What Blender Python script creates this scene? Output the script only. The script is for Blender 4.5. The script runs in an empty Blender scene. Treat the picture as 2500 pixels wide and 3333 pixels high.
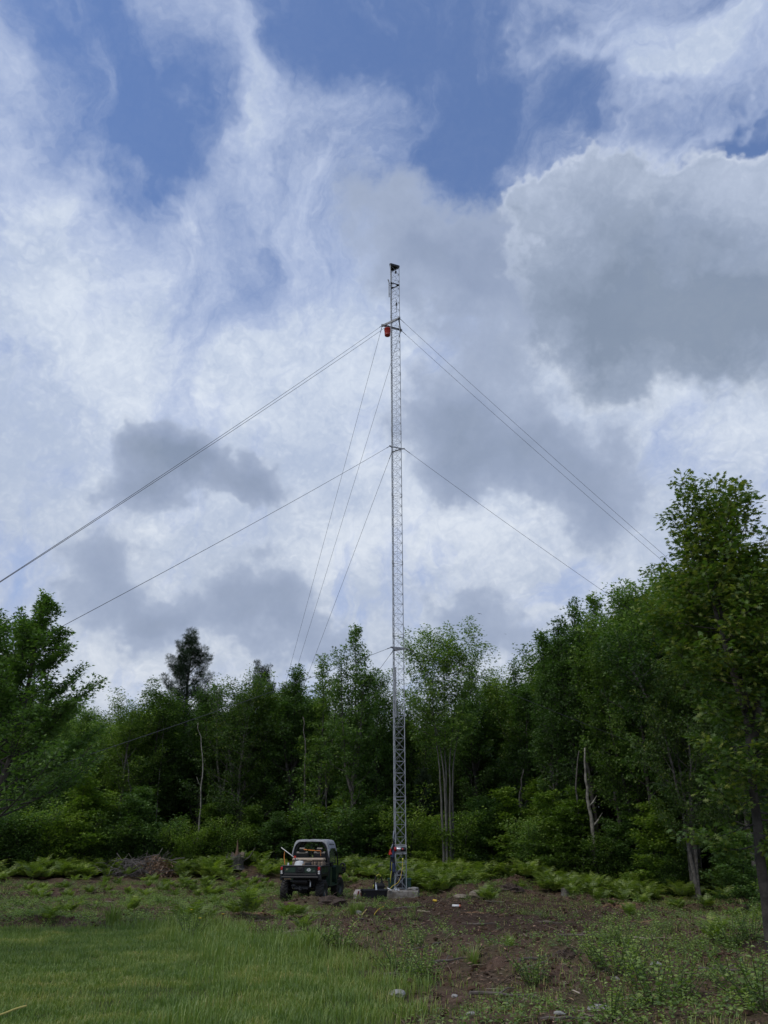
import bpy, math, random
import numpy as np
from mathutils import Vector, Matrix

# ------------------------------------------------------------------ camera
SC = bpy.context.scene
COL = SC.collection
PW, PH, F = 2500.0, 3333.0, 2560.0
CAM_Z, PITCH, ROLL = 1.83, 22.5, -0.14
cam_d = bpy.data.cameras.new('camera')
cam = bpy.data.objects.new('camera', cam_d)
COL.objects.link(cam)
cam_d.sensor_fit = 'HORIZONTAL'
cam_d.sensor_width = 36.0
cam_d.lens = 36.0 * F / PW
cam_d.clip_start = 0.1
cam_d.clip_end = 5000
CAM_M = Matrix.Rotation(math.radians(90 + PITCH), 3, 'X') @ Matrix.Rotation(math.radians(ROLL), 3, 'Z')
cam.matrix_world = Matrix.Translation((0, 0, CAM_Z)) @ CAM_M.to_4x4()
SC.camera = cam
CX, CY = PW / 2, PH / 2


def ray(px, py):
    """direction in the world of a point measured on the photograph"""
    return (CAM_M @ Vector(((px - CX) / F, (CY - py) / F, -1.0))).normalized()


def at_dist(px, py, D):
    """point at ground distance D (along +Y) under a measured direction"""
    d = ray(px, py)
    t = D / d.y
    return Vector((d.x * t, D, CAM_Z + d.z * t))


# ------------------------------------------------------------------ world: blue sky and clouds
SUN_EL, SUN_AZ = math.radians(58), math.radians(-125)     # azimuth from +Y towards +X
world = bpy.data.worlds.new('World')
SC.world = world
world.use_nodes = True
NT = world.node_tree
NT.nodes.clear()


class NB:
    """tiny expression helper for shader nodes"""
    def __init__(s, nt):
        s.nt = nt

    def node(s, t, **kw):
        n = s.nt.nodes.new(t)
        for k, v in kw.items():
            setattr(n, k, v)
        return n

    def _in(s, sock, v):
        if v is None:
            return
        if isinstance(v, bpy.types.NodeSocket):
            s.nt.links.new(v, sock)
        else:
            sock.default_value = v

    def m(s, op, a, b=None, c=None, clamp=False):
        n = s.node('ShaderNodeMath', operation=op)
        n.use_clamp = clamp
        for i, v in enumerate((a, b, c)):
            if v is not None:
                s._in(n.inputs[i], v)
        return n.outputs[0]

    def v(s, op, a, b=None, out=0):
        n = s.node('ShaderNodeVectorMath', operation=op)
        s._in(n.inputs[0], a)
        if b is not None:
            if op == 'SCALE':
                s._in(n.inputs['Scale'], b)
            else:
                s._in(n.inputs[1], b)
        return n.outputs['Value'] if op in ('DOT_PRODUCT', 'LENGTH') else n.outputs[0]

    def noise(s, vec, scale, detail=3, rough=.5, out='Fac', dist=0, lac=2.0):
        n = s.node('ShaderNodeTexNoise')
        if vec is not None:
            s._in(n.inputs['Vector'], vec)
        n.inputs['Scale'].default_value = scale
        n.inputs['Detail'].default_value = detail
        n.inputs['Roughness'].default_value = rough
        n.inputs['Distortion'].default_value = dist
        n.inputs['Lacunarity'].default_value = lac
        return n.outputs[out]

    def mix(s, fac, a, b):
        n = s.node('ShaderNodeMix', data_type='RGBA')
        s._in(n.inputs[0], fac)
        s._in(n.inputs[6], a)
        s._in(n.inputs[7], b)
        return n.outputs[2]

    def step(s, x, lo, hi):
        n = s.node('ShaderNodeMapRange', interpolation_type='SMOOTHSTEP')
        s._in(n.inputs[0], x)
        n.inputs[1].default_value = lo
        n.inputs[2].default_value = hi
        return n.outputs[0]

    def ramp(s, fac, stops, interp='LINEAR'):
        n = s.node('ShaderNodeValToRGB')
        n.color_ramp.interpolation = interp
        e = n.color_ramp.elements
        while len(e) < len(stops):
            e.new(.5)
        for i, (p, c) in enumerate(stops):
            e[i].position = p
            e[i].color = (c[0], c[1], c[2], 1)
        s._in(n.inputs[0], fac)
        return n.outputs[0]


def lin(r, g, b, k=1.0):
    f = lambda c: (c / 255 / 12.92 if c / 255 <= .04045 else ((c / 255 + .055) / 1.055) ** 2.4) * k
    return (f(r), f(g), f(b), 1.0)


def build_sky():
    N = NB(NT)
    K = 10.0                       # background strength is 0.1
    tc = N.node('ShaderNodeTexCoord').outputs['Generated']
    D = N.v('NORMALIZE', tc)
    sky = N.node('ShaderNodeTexSky', sky_type='NISHITA')
    sky.sun_disc = False
    sky.sun_elevation = SUN_EL
    sky.sun_rotation = SUN_AZ
    sky.air_density = 1.0
    sky.dust_density = .3
    sky.ozone_density = 2.5
    n1 = N.v('SUBTRACT', N.noise(D, 3.2, 2, .5, 'Color'), (.5, .5, .5))
    n2 = N.v('SUBTRACT', N.noise(D, 11.0, 4, .62, 'Color'), (.5, .5, .5))
    Dw = N.v('ADD', N.v('ADD', D, N.v('SCALE', n1, .16)), N.v('SCALE', n2, .13))
    Ds = N.v('ADD', D, N.v('SCALE', n1, .12))
    # cloud-layer coordinates: the direction carried up to a flat deck
    sep = N.node('ShaderNodeSeparateXYZ')
    N._in(sep.inputs[0], D)
    dz = N.m('ADD', N.m('MAXIMUM', sep.outputs[2], 0.0), .5)
    q = N.v('SCALE', D, N.m('DIVIDE', 1.0, dz))

    def field(blobs, vec):
        tot = None
        for b in blobs:
            px, py, rx, ry, rot, w = b
            c = ray(px, py)
            r = CAM_M @ Vector((math.cos(math.radians(rot)), math.sin(math.radians(rot)), 0))
            e1 = (r - c * r.dot(c)).normalized()
            e2 = c.cross(e1)
            k = F * (1 + ((px - CX) / F) ** 2 + ((py - CY) / F) ** 2) ** .5
            a1, a2 = e1 * (k / rx), e2 * (k / ry)
            u = N.v('DOT_PRODUCT', vec, tuple(a1))
            v = N.v('DOT_PRODUCT', vec, tuple(a2))
            r2 = N.m('MULTIPLY_ADD', v, v, N.m('MULTIPLY', u, u))
            g = N.m('POWER', math.exp(-1), r2)
            tot = N.m('MULTIPLY', g, w) if tot is None else N.m('MULTIPLY_ADD', g, w, tot)
        return tot

    holes = [(330, 130, 190, 280, 0, 1.15), (330, 500, 330, 150, -10, 1.1), (610, 480, 180, 170, 0, 1.0), (600, 200, 120, 200, 0, .5),
             (1080, 170, 220, 150, 0, .55), (1420, 170, 230, 150, 0, .9), (1650, 360, 240, 170, 0, .85),
             (1620, 640, 130, 170, 0, 1.1), (1450, 520, 150, 110, 30, .9), (2380, 510, 280, 75, 0, 1.1), (1930, 450, 250, 120, 20, 1.0),
             (1750, 90, 160, 110, 0, .5), (1250, 330, 200, 100, 0, .45), (2480, 1620, 150, 60, 0, .25), (1650, 800, 80, 60, 0, .6),
             (2440, 330, 120, 120, 0, .35), (1330, 0, 700, 120, 0, .25)]
    whites = [(800, 230, 50, 330, 6, .55), (830, 480, 150, 130, 0, .35), (1180, 380, 220, 70, 12, .45), (2130, 310, 220, 50, 35, .6),
              (2330, 120, 230, 70, 42, .5), (1950, 260, 200, 40, -20, .3), (2220, 500, 90, 25, 30, .45), (2420, 380, 130, 22, 45, .3),
              (60, 250, 90, 400, 0, .45), (400, 550, 90, 40, -25, .55), (1700, 240, 200, 40, 10, .25), (650, 700, 200, 80, 30, .3)]
    cumul = [(2260, 930, 480, 270, 0, 1.2), (2470, 740, 330, 190, 0, .85), (1850, 710, 115, 115, 0, .75), (2060, 880, 260, 170, 0, .6), (2080, 1180, 260, 90, 0, .6), (2150, 690, 260, 110, 0, .45)]
    shade = [(2250, 1010, 400, 170, 0, .66), (2480, 920, 260, 150, 0, .35), (1960, 1060, 260, 120, 0, .40), (2100, 850, 300, 120, 0, .22), (2350, 1230, 260, 80, 0, .35)]
    greys = [(1800, 1020, 280, 170, 10, 0.6), (1580, 900, 300, 170, 10, .46), (1330, 860, 220, 120, 0, .16),
             (1430, 880, 273, 178, -35, 0.47), (1250, 700, 158, 105, 0, 0.28),
             (1480, 1400, 248, 130, 0, 0.72), (1750, 1430, 354, 153, -20, 0.85), (1930, 1640, 189, 165, -40, 0.6), (1560, 1560, 165, 71, 0, 0.4),
             (530, 1480, 153, 94, 0, 0.95), (720, 1590, 224, 71, -18, 0.9), (440, 1590, 130, 94, 0, 0.8), (890, 1600, 94, 94, 0, 0.7),
             (320, 1850, 153, 118, -20, 0.75), (470, 2010, 189, 106, 0, 0.7), (790, 1980, 271, 106, -10, 0.85), (1010, 2080, 177, 71, 0, 0.6),
             (830, 1820, 94, 47, 0, 0.5), (230, 2060, 142, 106, 0, 0.35), (1500, 1980, 201, 83, 0, 0.55), (1680, 2090, 307, 94, -10, 0.7), (1350, 2160, 177, 71, 0, 0.4)]
    brights = [(450, 880, 260, 60, 35, .5), (1050, 650, 150, 150, 0, .35), (1880, 1190, 200, 40, -25, 1.0), (300, 1150, 350, 150, 0, .3), (1300, 1480, 120, 260, 10, .45),
               (1750, 620, 60, 90, 0, .9), (2050, 570, 300, 40, 8, .7), (700, 1350, 250, 60, -15, .55), (1150, 1750, 280, 90, 0, .5),
               (1650, 1700, 240, 60, 0, .45), (2000, 1850, 150, 70, 0, .4), (1900, 1980, 150, 40, 0, .4), (520, 1720, 140, 30, 30, .55), (1200, 1450, 60, 80, 0, .4)]
    fine = N.noise(D, 17.0, 8, .62)
    crisp = N.noise(D, 42.0, 6, .6)
    mid = N.noise(q, 4.0, 5, .55)
    mott = N.noise(q, 11.0, 6, .58)
    vo = N.node('ShaderNodeTexVoronoi', feature='SMOOTH_F1')
    vo.inputs['Scale'].default_value = 26
    vo.inputs['Smoothness'].default_value = .45
    vo.inputs['Detail'].default_value = 2
    N._in(vo.inputs['Vector'], N.v('ADD', q, N.v('SCALE', n2, .35)))
    puff = vo.outputs['Distance']
    # torn streaks of high thin cloud
    mp = N.node('ShaderNodeMapping')
    mp.inputs['Scale'].default_value = (5.2, 1.25, 1.2)
    rt = N.node('ShaderNodeVectorRotate', rotation_type='Z_AXIS')
    rt.inputs['Angle'].default_value = math.radians(-24)
    N._in(rt.inputs['Vector'], N.v('ADD', N.v('ADD', q, N.v('SCALE', n1, .28)), N.v('SCALE', n2, .12)))
    N._in(mp.inputs[0], rt.outputs[0])
    streak = N.noise(mp.outputs[0], 2.1, 9, .60, dist=.15)
    curl = N.noise(N.v('ADD', D, N.v('SCALE', n1, .25)), 5.5, 9, .64, dist=.25)
    el = sep.outputs[2]
    base = N.m('MULTIPLY_ADD', N.step(el, .50, .80), -.88, 1.05)
    cov = N.m('SUBTRACT', base, N.m('MULTIPLY', field(holes, Dw), .82))
    cov = N.m('ADD', cov, N.m('MULTIPLY', field(whites, Dw), 1.0))
    cov = N.m('ADD', cov, N.m('MULTIPLY_ADD', streak, 3.4, -1.7))
    cov = N.m('ADD', cov, N.m('MULTIPLY_ADD', curl, 2.0, -1.0))
    alpha = N.m('MULTIPLY_ADD', N.step(cov, -.75, .95), .86, .13)
    # white deck, mottled
    bri = N.m('ADD', field(brights, Dw), N.m('MULTIPLY_ADD', mott, 1.2, -.56))
    bri = N.m('ADD', bri, N.m('MULTIPLY_ADD', mid, 2.2, -1.1))
    bri = N.m('ADD', bri, N.m('MULTIPLY_ADD', puff, -.55, .33))
    bf = N.step(bri, -.75, 1.0)
    hi = N.mix(N.step(el, .02, .62), lin(186, 196, 212, K), lin(177, 192, 219, K))
    lo_ = N.mix(N.step(el, .02, .62), lin(228, 233, 240, K), lin(222, 231, 244, K))
    deck = N.mix(bf, hi, lo_)
    thin = N.mix(.35, deck, lin(158, 176, 220, K))
    deck = N.mix(N.step(cov, .5, 1.1), thin, deck)
    bluesky = N.node('ShaderNodeMix', data_type='RGBA', blend_type='MULTIPLY')
    bluesky.inputs[0].default_value = 1
    N._in(bluesky.inputs[6], sky.outputs[0])
    bluesky.inputs[7].default_value = (.86, 1.1, 1.45, 1)
    col = N.mix(alpha, bluesky.outputs[2], deck)
    # soft grey cloud
    gf = N.m('ADD', field(greys, Dw), N.m('MULTIPLY_ADD', fine, .9, -.45))
    gf = N.m('ADD', gf, N.m('MULTIPLY_ADD', mid, .9, -.45))
    ga = N.step(gf, .16, .62)
    gc = N.ramp(N.m('MULTIPLY', gf, .6), [(.10, lin(186, 197, 215, K)), (.30, lin(165, 178, 202, K)), (.55, lin(148, 162, 188, K)), (.95, lin(130, 145, 169, K))])
    col = N.mix(N.m('MULTIPLY', ga, .9), col, gc)
    # the big heaped cloud at the right: crisp lit rim, grey body
    cf = N.m('ADD', field(cumul, Dw), N.m('MULTIPLY_ADD', fine, .7, -.35))
    cf = N.m('ADD', cf, N.m('MULTIPLY_ADD', crisp, .22, -.11))
    tsh = N.step(el, .50, .62)
    ca = N.m('ADD', N.m('MULTIPLY', N.step(cf, .36, .56), tsh), N.m('MULTIPLY', N.step(cf, .10, .85), N.m('SUBTRACT', 1.0, tsh)))
    sh = N.m('ADD', field(shade, Dw), N.m('MULTIPLY_ADD', fine, .55, -.275))
    sh = N.m('ADD', sh, N.m('MULTIPLY_ADD', mid, .7, -.35))
    sh = N.m('ADD', sh, N.m('MULTIPLY_ADD', puff, .12, -.04))
    rim = N.m('MULTIPLY', N.m('SUBTRACT', 1.0, N.step(cf, .42, .72)), N.m('MULTIPLY_ADD', N.step(el, .56, .66), .20, .03))
    cc = N.ramp(N.m('SUBTRACT', N.m('ADD', sh, .20), rim, clamp=True), [(0, lin(208, 217, 233, K)), (.2, lin(183, 195, 216, K)), (.55, lin(150, 164, 187, K)), (1, lin(129, 144, 166, K))])
    col = N.mix(N.m('MULTIPLY', ca, .90), col, cc)
    bg = N.node('ShaderNodeBackground')
    N._in(bg.inputs[0], col)
    bg.inputs[1].default_value = .1
    out = N.node('ShaderNodeOutputWorld')
    NT.links.new(bg.outputs[0], out.inputs[0])


build_sky()
world.cycles.sampling_method = 'MANUAL'
world.cycles.sample_map_resolution = 512

# ------------------------------------------------------------------ sun behind the cloud deck
sl = bpy.data.lights.new('sun', 'SUN')
sl.energy = 1.45
sl.angle = math.radians(24)
sl.color = (1.0, .91, .76)
sun = bpy.data.objects.new('sun', sl)
COL.objects.link(sun)
sdir = Vector((math.sin(SUN_AZ) * math.cos(SUN_EL), math.cos(SUN_AZ) * math.cos(SUN_EL), math.sin(SUN_EL)))
sun.rotation_euler = (-sdir).to_track_quat('-Z', 'Y').to_euler()
sun.location = (-10, 20, 40)

SC.view_settings.view_transform = 'Standard'
SC.view_settings.look = 'None'
SC.view_settings.exposure = 0
SC.view_settings.gamma = 1
SC.cycles.max_bounces = 6
SC.cycles.diffuse_bounces = 4
SC.cycles.transmission_bounces = 4
SC.cycles.transparent_max_bounces = 6

# ------------------------------------------------------------------ mesh and material helpers
RNG = np.random.default_rng(11)


def link_mesh(name, verts, faces, mats, parent=None, face_mat=None, smooth=False, attrs=None, loc=None):
    """verts (n,3); faces: an (m,k) array, or list of arrays / lists"""
    me = bpy.data.meshes.new(name)
    verts = np.asarray(verts, dtype=np.float32)
    groups = faces if isinstance(faces, list) and len(faces) and isinstance(faces[0], np.ndarray) and faces[0].ndim == 2 else None
    if groups is None and isinstance(faces, np.ndarray):
        groups = [faces]
    if groups is not None:
        loops = np.concatenate([g.reshape(-1) for g in groups]).astype(np.int32)
        cnt = np.concatenate([np.full(len(g), g.shape[1], dtype=np.int32) for g in groups])
    else:
        loops = np.fromiter((i for f in faces for i in f), dtype=np.int32)
        cnt = np.fromiter((len(f) for f in faces), dtype=np.int32)
    me.vertices.add(len(verts))
    me.vertices.foreach_set('co', verts.reshape(-1))
    me.loops.add(len(loops))
    me.loops.foreach_set('vertex_index', loops)
    me.polygons.add(len(cnt))
    st = np.zeros(len(cnt), dtype=np.int32)
    st[1:] = np.cumsum(cnt)[:-1]
    me.polygons.foreach_set('loop_start', st)
    me.polygons.foreach_set('loop_total', cnt)
    for m in (mats if isinstance(mats, (list, tuple)) else [mats]):
        me.materials.append(m)
    if face_mat is not None:
        me.polygons.foreach_set('material_index', np.asarray(face_mat, dtype=np.int32))
    me.update(calc_edges=True)
    me.polygons.foreach_set('use_smooth', np.full(len(cnt), bool(smooth)))
    for k, (dom, arr) in (attrs or {}).items():
        a = me.attributes.new(k, 'FLOAT', dom)
        a.data.foreach_set('value', np.asarray(arr, dtype=np.float32))
    o = bpy.data.objects.new(name, me)
    COL.objects.link(o)
    if parent is not None:
        o.parent = parent
    if loc is not None:
        o.location = loc
    return o


class MB:
    """collects simple solids into one mesh; per-face material slots"""
    def __init__(s):
        s.v, s.f, s.mi, s.cur = [], [], [], 0

    def add(s, vs, fs):
        n = len(s.v)
        s.v += [tuple(p) for p in vs]
        s.f += [tuple(i + n for i in f) for f in fs]
        s.mi += [s.cur] * len(fs)

    def box(s, c, d, rot=None, bev=0.0):
        x, y, z = d[0] / 2, d[1] / 2, d[2] / 2
        if bev <= 0:
            P = [(-x, -y, -z), (x, -y, -z), (x, y, -z), (-x, y, -z), (-x, -y, z), (x, -y, z), (x, y, z), (-x, y, z)]
            Fc = [(0, 3, 2, 1), (4, 5, 6, 7), (0, 1, 5, 4), (1, 2, 6, 5), (2, 3, 7, 6), (3, 0, 4, 7)]
        else:
            b = min(bev, x * .9, y * .9, z * .9)
            P, idx = [], {}
            for sx in (-1, 1):
                for sy in (-1, 1):
                    for sz in (-1, 1):
                        for a in range(3):
                            p = [sx * x, sy * y, sz * z]
                            for k, sg in ((0, sx), (1, sy), (2, sz)):
                                if k != a:
                                    p[k] -= sg * b
                            idx[(sx, sy, sz, a)] = len(P)
                            P.append(tuple(p))
            Fc = []
            for a in range(3):
                o1, o2 = [(1, 2), (2, 0), (0, 1)][a]
                for sg in (-1, 1):
                    q = []
                    for u, w in ((-1, -1), (1, -1), (1, 1), (-1, 1)):
                        t = [0, 0, 0]
                        t[a], t[o1], t[o2] = sg, u, w
                        q.append(idx[(t[0], t[1], t[2], a)])
                    Fc.append(tuple(q if sg > 0 else q[::-1]))
            for a in range(3):           # edge strips run along axis a
                o1, o2 = [(1, 2), (2, 0), (0, 1)][a]
                for u in (-1, 1):
                    for w in (-1, 1):
                        q = []
                        for e, k in ((-1, o1), (1, o1), (1, o2), (-1, o2)):
                            t = [0, 0, 0]
                            t[a], t[o1], t[o2] = e, u, w
                            q.append(idx[(t[0], t[1], t[2], k)])
                        Fc.append(tuple(q if u * w > 0 else q[::-1]))
            for sx in (-1, 1):
                for sy in (-1, 1):
                    for sz in (-1, 1):
                        q = [idx[(sx, sy, sz, a)] for a in range(3)]
                        Fc.append(tuple(q if sx * sy * sz > 0 else q[::-1]))
        M = rot if rot is not None else Matrix.Identity(3)
        s.add([M @ Vector(p) + Vector(c) for p in P], Fc)
        return s

    def tube(s, pts, r, n=8, caps=True):
        pts = [Vector(p) for p in pts]
        rs = r if isinstance(r, (list, tuple)) else [r] * len(pts)
        rings = []
        ref = None
        for i, p in enumerate(pts):
            t = (pts[min(i + 1, len(pts) - 1)] - pts[max(i - 1, 0)]).normalized()
            if ref is None:
                ref = Vector((0, 0, 1)) if abs(t.z) < .9 else Vector((1, 0, 0))
            u = (ref - t * ref.dot(t)).normalized()
            ref = u
            w = t.cross(u)
            rings.append([p + (u * math.cos(a) + w * math.sin(a)) * rs[i] for a in [2 * math.pi * k / n for k in range(n)]])
        vs = [q for R in rings for q in R]
        fs = []
        for i in range(len(pts) - 1):
            for k in range(n):
                a, b = i * n + k, i * n + (k + 1) % n
                fs.append((a, b, b + n, a + n))
        if caps:
            fs.append(tuple(range(n))[::-1])
            fs.append(tuple(range((len(pts) - 1) * n, len(pts) * n)))
        s.add(vs, fs)
        return s

    def lathe(s, prof, c=(0, 0, 0), axis='Z', n=24, M=None):
        """prof: list of (r, h)"""
        vs, fs = [], []
        for r, h in prof:
            for k in range(n):
                a = 2 * math.pi * k / n
                p = (r * math.cos(a), r * math.sin(a), h)
                if axis == 'X':
                    p = (p[2], p[0], p[1])
                elif axis == 'Y':
                    p = (p[1], p[2], p[0])
                vs.append(Vector(p))
        for i in range(len(prof) - 1):
            for k in range(n):
                a, b = i * n + k, i * n + (k + 1) % n
                fs.append((a, b, b + n, a + n))
        if M is not None:
            vs = [M @ p for p in vs]
        s.add([p + Vector(c) for p in vs], fs)
        return s

    def prism(s, poly, h0, h1, plane='XY'):
        """extrudes a 2-D outline; plane XY -> along Z, YZ -> along X, XZ -> along Y"""
        def P(a, b, h):
            return {'XY': (a, b, h), 'YZ': (h, a, b), 'XZ': (a, h, b)}[plane]
        n = len(poly)
        vs = [P(a, b, h0) for a, b in poly] + [P(a, b, h1) for a, b in poly]
        fs = [tuple(range(n))[::-1], tuple(range(n, 2 * n))] + [(i, (i + 1) % n, (i + 1) % n + n, i + n) for i in range(n)]
        s.add(vs, fs)
        return s

    def build(s, name, mats, parent=None, smooth=False, loc=None):
        o = link_mesh(name, np.array(s.v), s.f, mats, parent, s.mi, smooth, loc=loc)
        return o


def tag(o, label=None, cat=None, group=None, kind=None):
    if label:
        o['label'] = label
    if cat:
        o['category'] = cat
    if group:
        o['group'] = group
    if kind:
        o['kind'] = kind
    return o


def empty(name, loc, label, cat, group=None, rz=0.0, scale=1.0):
    o = bpy.data.objects.new(name, None)
    COL.objects.link(o)
    o.empty_display_size = .2
    o.location = loc
    o.rotation_euler = (0, 0, rz)
    o.scale = (scale,) * 3 if not isinstance(scale, (tuple, list)) else scale
    return tag(o, label, cat, group)


def copy_tree(o, parent=None):
    c = o.copy()
    COL.objects.link(c)
    c.parent = parent
    for ch in list(o.children):
        copy_tree(ch, c)
    return c


MATS = {}


def mat(name, base, rough=.6, metal=0.0, vary=.0, vscale=8.0, bump=0.0, bscale=30.0, spec=.5, second=None, alpha=None, bdist=.02):
    if name in MATS:
        return MATS[name]
    m = bpy.data.materials.new(name)
    m.use_nodes = True
    nt = m.node_tree
    N = NB(nt)
    p = nt.nodes['Principled BSDF']
    p.inputs['Roughness'].default_value = rough
    p.inputs['Metallic'].default_value = metal
    p.inputs['Specular IOR Level'].default_value = spec
    base = tuple(base) + ((1,) if len(base) == 3 else ())
    tc = N.node('ShaderNodeTexCoord').outputs['Object']
    if vary or second:
        nz = N.noise(tc, vscale, 5, .6)
        b2 = second if second else tuple(c * (1 - vary) for c in base[:3])
        b1 = base if second else tuple(min(1, c * (1 + vary)) for c in base[:3]) + (1,)
        b2 = tuple(b2[:3]) + (1,)
        f = N.step(nz, .35, .65)
        nt.links.new(N.mix(f, b1, b2), p.inputs['Base Color'])
        nt.links.new(N.m('MULTIPLY_ADD', nz, .3, rough - .15), p.inputs['Roughness'])
    else:
        p.inputs['Base Color'].default_value = base
    if bump:
        b = N.node('ShaderNodeBump')
        b.inputs['Strength'].default_value = bump
        b.inputs['Distance'].default_value = bdist
        nt.links.new(N.noise(tc, bscale, 5, .6), b.inputs['Height'])
        nt.links.new(b.outputs[0], p.inputs['Normal'])
    if alpha is not None:
        p.inputs['Alpha'].default_value = alpha
    MATS[name] = m
    return m


def leaf_mat(name, stops, trans=.35, rough=.5, gl=.06, objvar=.55, hue=None):
    """foliage: colour runs over a per-leaf attribute 'tint', each plant slightly different"""
    m = bpy.data.materials.new(name)
    m.use_nodes = True
    nt = m.node_tree
    nt.nodes.clear()
    N = NB(nt)
    if trans > 0:
        stops = [(p, (c[0] * 1.72, c[1] * 1.5, c[2] * 1.6)) for p, c in stops]
    at = N.node('ShaderNodeAttribute', attribute_name='tint').outputs['Fac']
    oi = N.node('ShaderNodeObjectInfo').outputs['Random']
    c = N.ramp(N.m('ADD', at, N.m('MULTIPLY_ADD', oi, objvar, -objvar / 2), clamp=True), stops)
    d = N.node('ShaderNodeBsdfDiffuse')
    nt.links.new(c, d.inputs[0])
    t = N.node('ShaderNodeBsdfTranslucent')
    tm = N.node('ShaderNodeMix', data_type='RGBA', blend_type='MULTIPLY')
    tm.inputs[0].default_value = 1
    nt.links.new(c, tm.inputs[6])
    tm.inputs[7].default_value = (1.25, 1.5, .6, 1)
    nt.links.new(tm.outputs[2], t.inputs[0])
    mx = N.node('ShaderNodeMixShader')
    mx.inputs[0].default_value = trans
    nt.links.new(d.outputs[0], mx.inputs[1])
    nt.links.new(t.outputs[0], mx.inputs[2])
    g = N.node('ShaderNodeBsdfGlossy')
    g.inputs['Roughness'].default_value = rough
    g.inputs[0].default_value = (.9, .95, .85, 1)
    m2 = N.node('ShaderNodeMixShader')
    m2.inputs[0].default_value = gl
    nt.links.new(mx.outputs[0], m2.inputs[1])
    nt.links.new(g.outputs[0], m2.inputs[2])
    out = N.node('ShaderNodeOutputMaterial')
    nt.links.new(m2.outputs[0], out.inputs[0])
    return m


# ------------------------------------------------------------------ ground
def _hash(ix, iy, seed):
    h = (ix.astype(np.int64) * 374761393 + iy.astype(np.int64) * 668265263 + seed * 974634777) & 0x7fffffff
    h = ((h ^ (h >> 13)) * 1274126177) & 0x7fffffff
    return ((h ^ (h >> 16)) & 0xffffff) / float(0xffffff)


def vnoise(x, y, seed=0):
    x = np.asarray(x, dtype=np.float64)
    y = np.asarray(y, dtype=np.float64)
    ix, iy = np.floor(x), np.floor(y)
    fx, fy = x - ix, y - iy
    fx, fy = fx * fx * (3 - 2 * fx), fy * fy * (3 - 2 * fy)
    a, b = _hash(ix, iy, seed), _hash(ix + 1, iy, seed)
    c, d = _hash(ix, iy + 1, seed), _hash(ix + 1, iy + 1, seed)
    return (a * (1 - fx) + b * fx) * (1 - fy) + (c * (1 - fx) + d * fx) * fy


def fbm(x, y, seed=0, oct=4):
    t, a, s = 0, .5, 1.0
    for k in range(oct):
        t = t + a * vnoise(x * s, y * s, seed + k * 17)
        a *= .5
        s *= 2.03
    return t / (1 - .5 ** oct)


def sstep(x, a, b):
    t = np.clip((x - a) / (b - a), 0, 1)
    return t * t * (3 - 2 * t)


# lawn edge measured on the photograph, carried onto the ground
_edge_px = [(-900, 3010), (-300, 3015), (0, 3020), (250, 3020), (520, 3010), (800, 3050), (1000, 3085), (1150, 3130), (1260, 3190), (1300, 3260), (1290, 3333), (1250, 3500), (1220, 3900)]
_edge = []
for _px, _py in _edge_px:
    _d = ray(_px, _py)
    _t = -(CAM_Z - .05) / _d.z
    _edge.append((_d.x * _t, _d.y * _t))
EDGE = np.array(_edge)


def edge_dist(x, y):
    """signed distance to the lawn edge, positive on the lawn"""
    x = np.asarray(x, dtype=np.float64)
    y = np.asarray(y, dtype=np.float64)
    best = np.full(x.shape, 1e9)
    for i in range(len(EDGE) - 1):
        a, b = EDGE[i], EDGE[i + 1]
        d = b - a
        t = np.clip(((x - a[0]) * d[0] + (y - a[1]) * d[1]) / (d @ d), 0, 1)
        best = np.minimum(best, np.hypot(x - a[0] - t * d[0], y - a[1] - t * d[1]))
    yl = np.interp(x, EDGE[:11, 0], EDGE[:11, 1])
    inside = (y < yl) & (x < EDGE[:, 0].max())
    return np.where(inside, best, -best)


TWX, TWY = .50, 30.9                     # tower foot
MOUNDS = [(1.35, 29.65, .5, .13), (.35, 29.6, .45, .06), (-.75, 29.1, .5, .06), (-2.2, 27.2, .75, .30), (3.2, 31.6, 1.0, .38), (4.4, 32.6, .9, .3), (6.6, 24.2, .9, .16), (7.8, 24.6, .7, .12), (-6.5, 41, 1.2, .5), (1.9, 26.0, .8, .12), (-1.3, 34.5, 1.6, .25), (-.2, 33.5, 1.0, .2),
          (-3.0, 22.5, 1.0, .1), (-8, 20.5, .8, .18), (-6.0, 20.3, .8, .15), (7.5, 37, 1.5, .35), (5.3, 35.5, 1.2, .3)]


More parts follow.
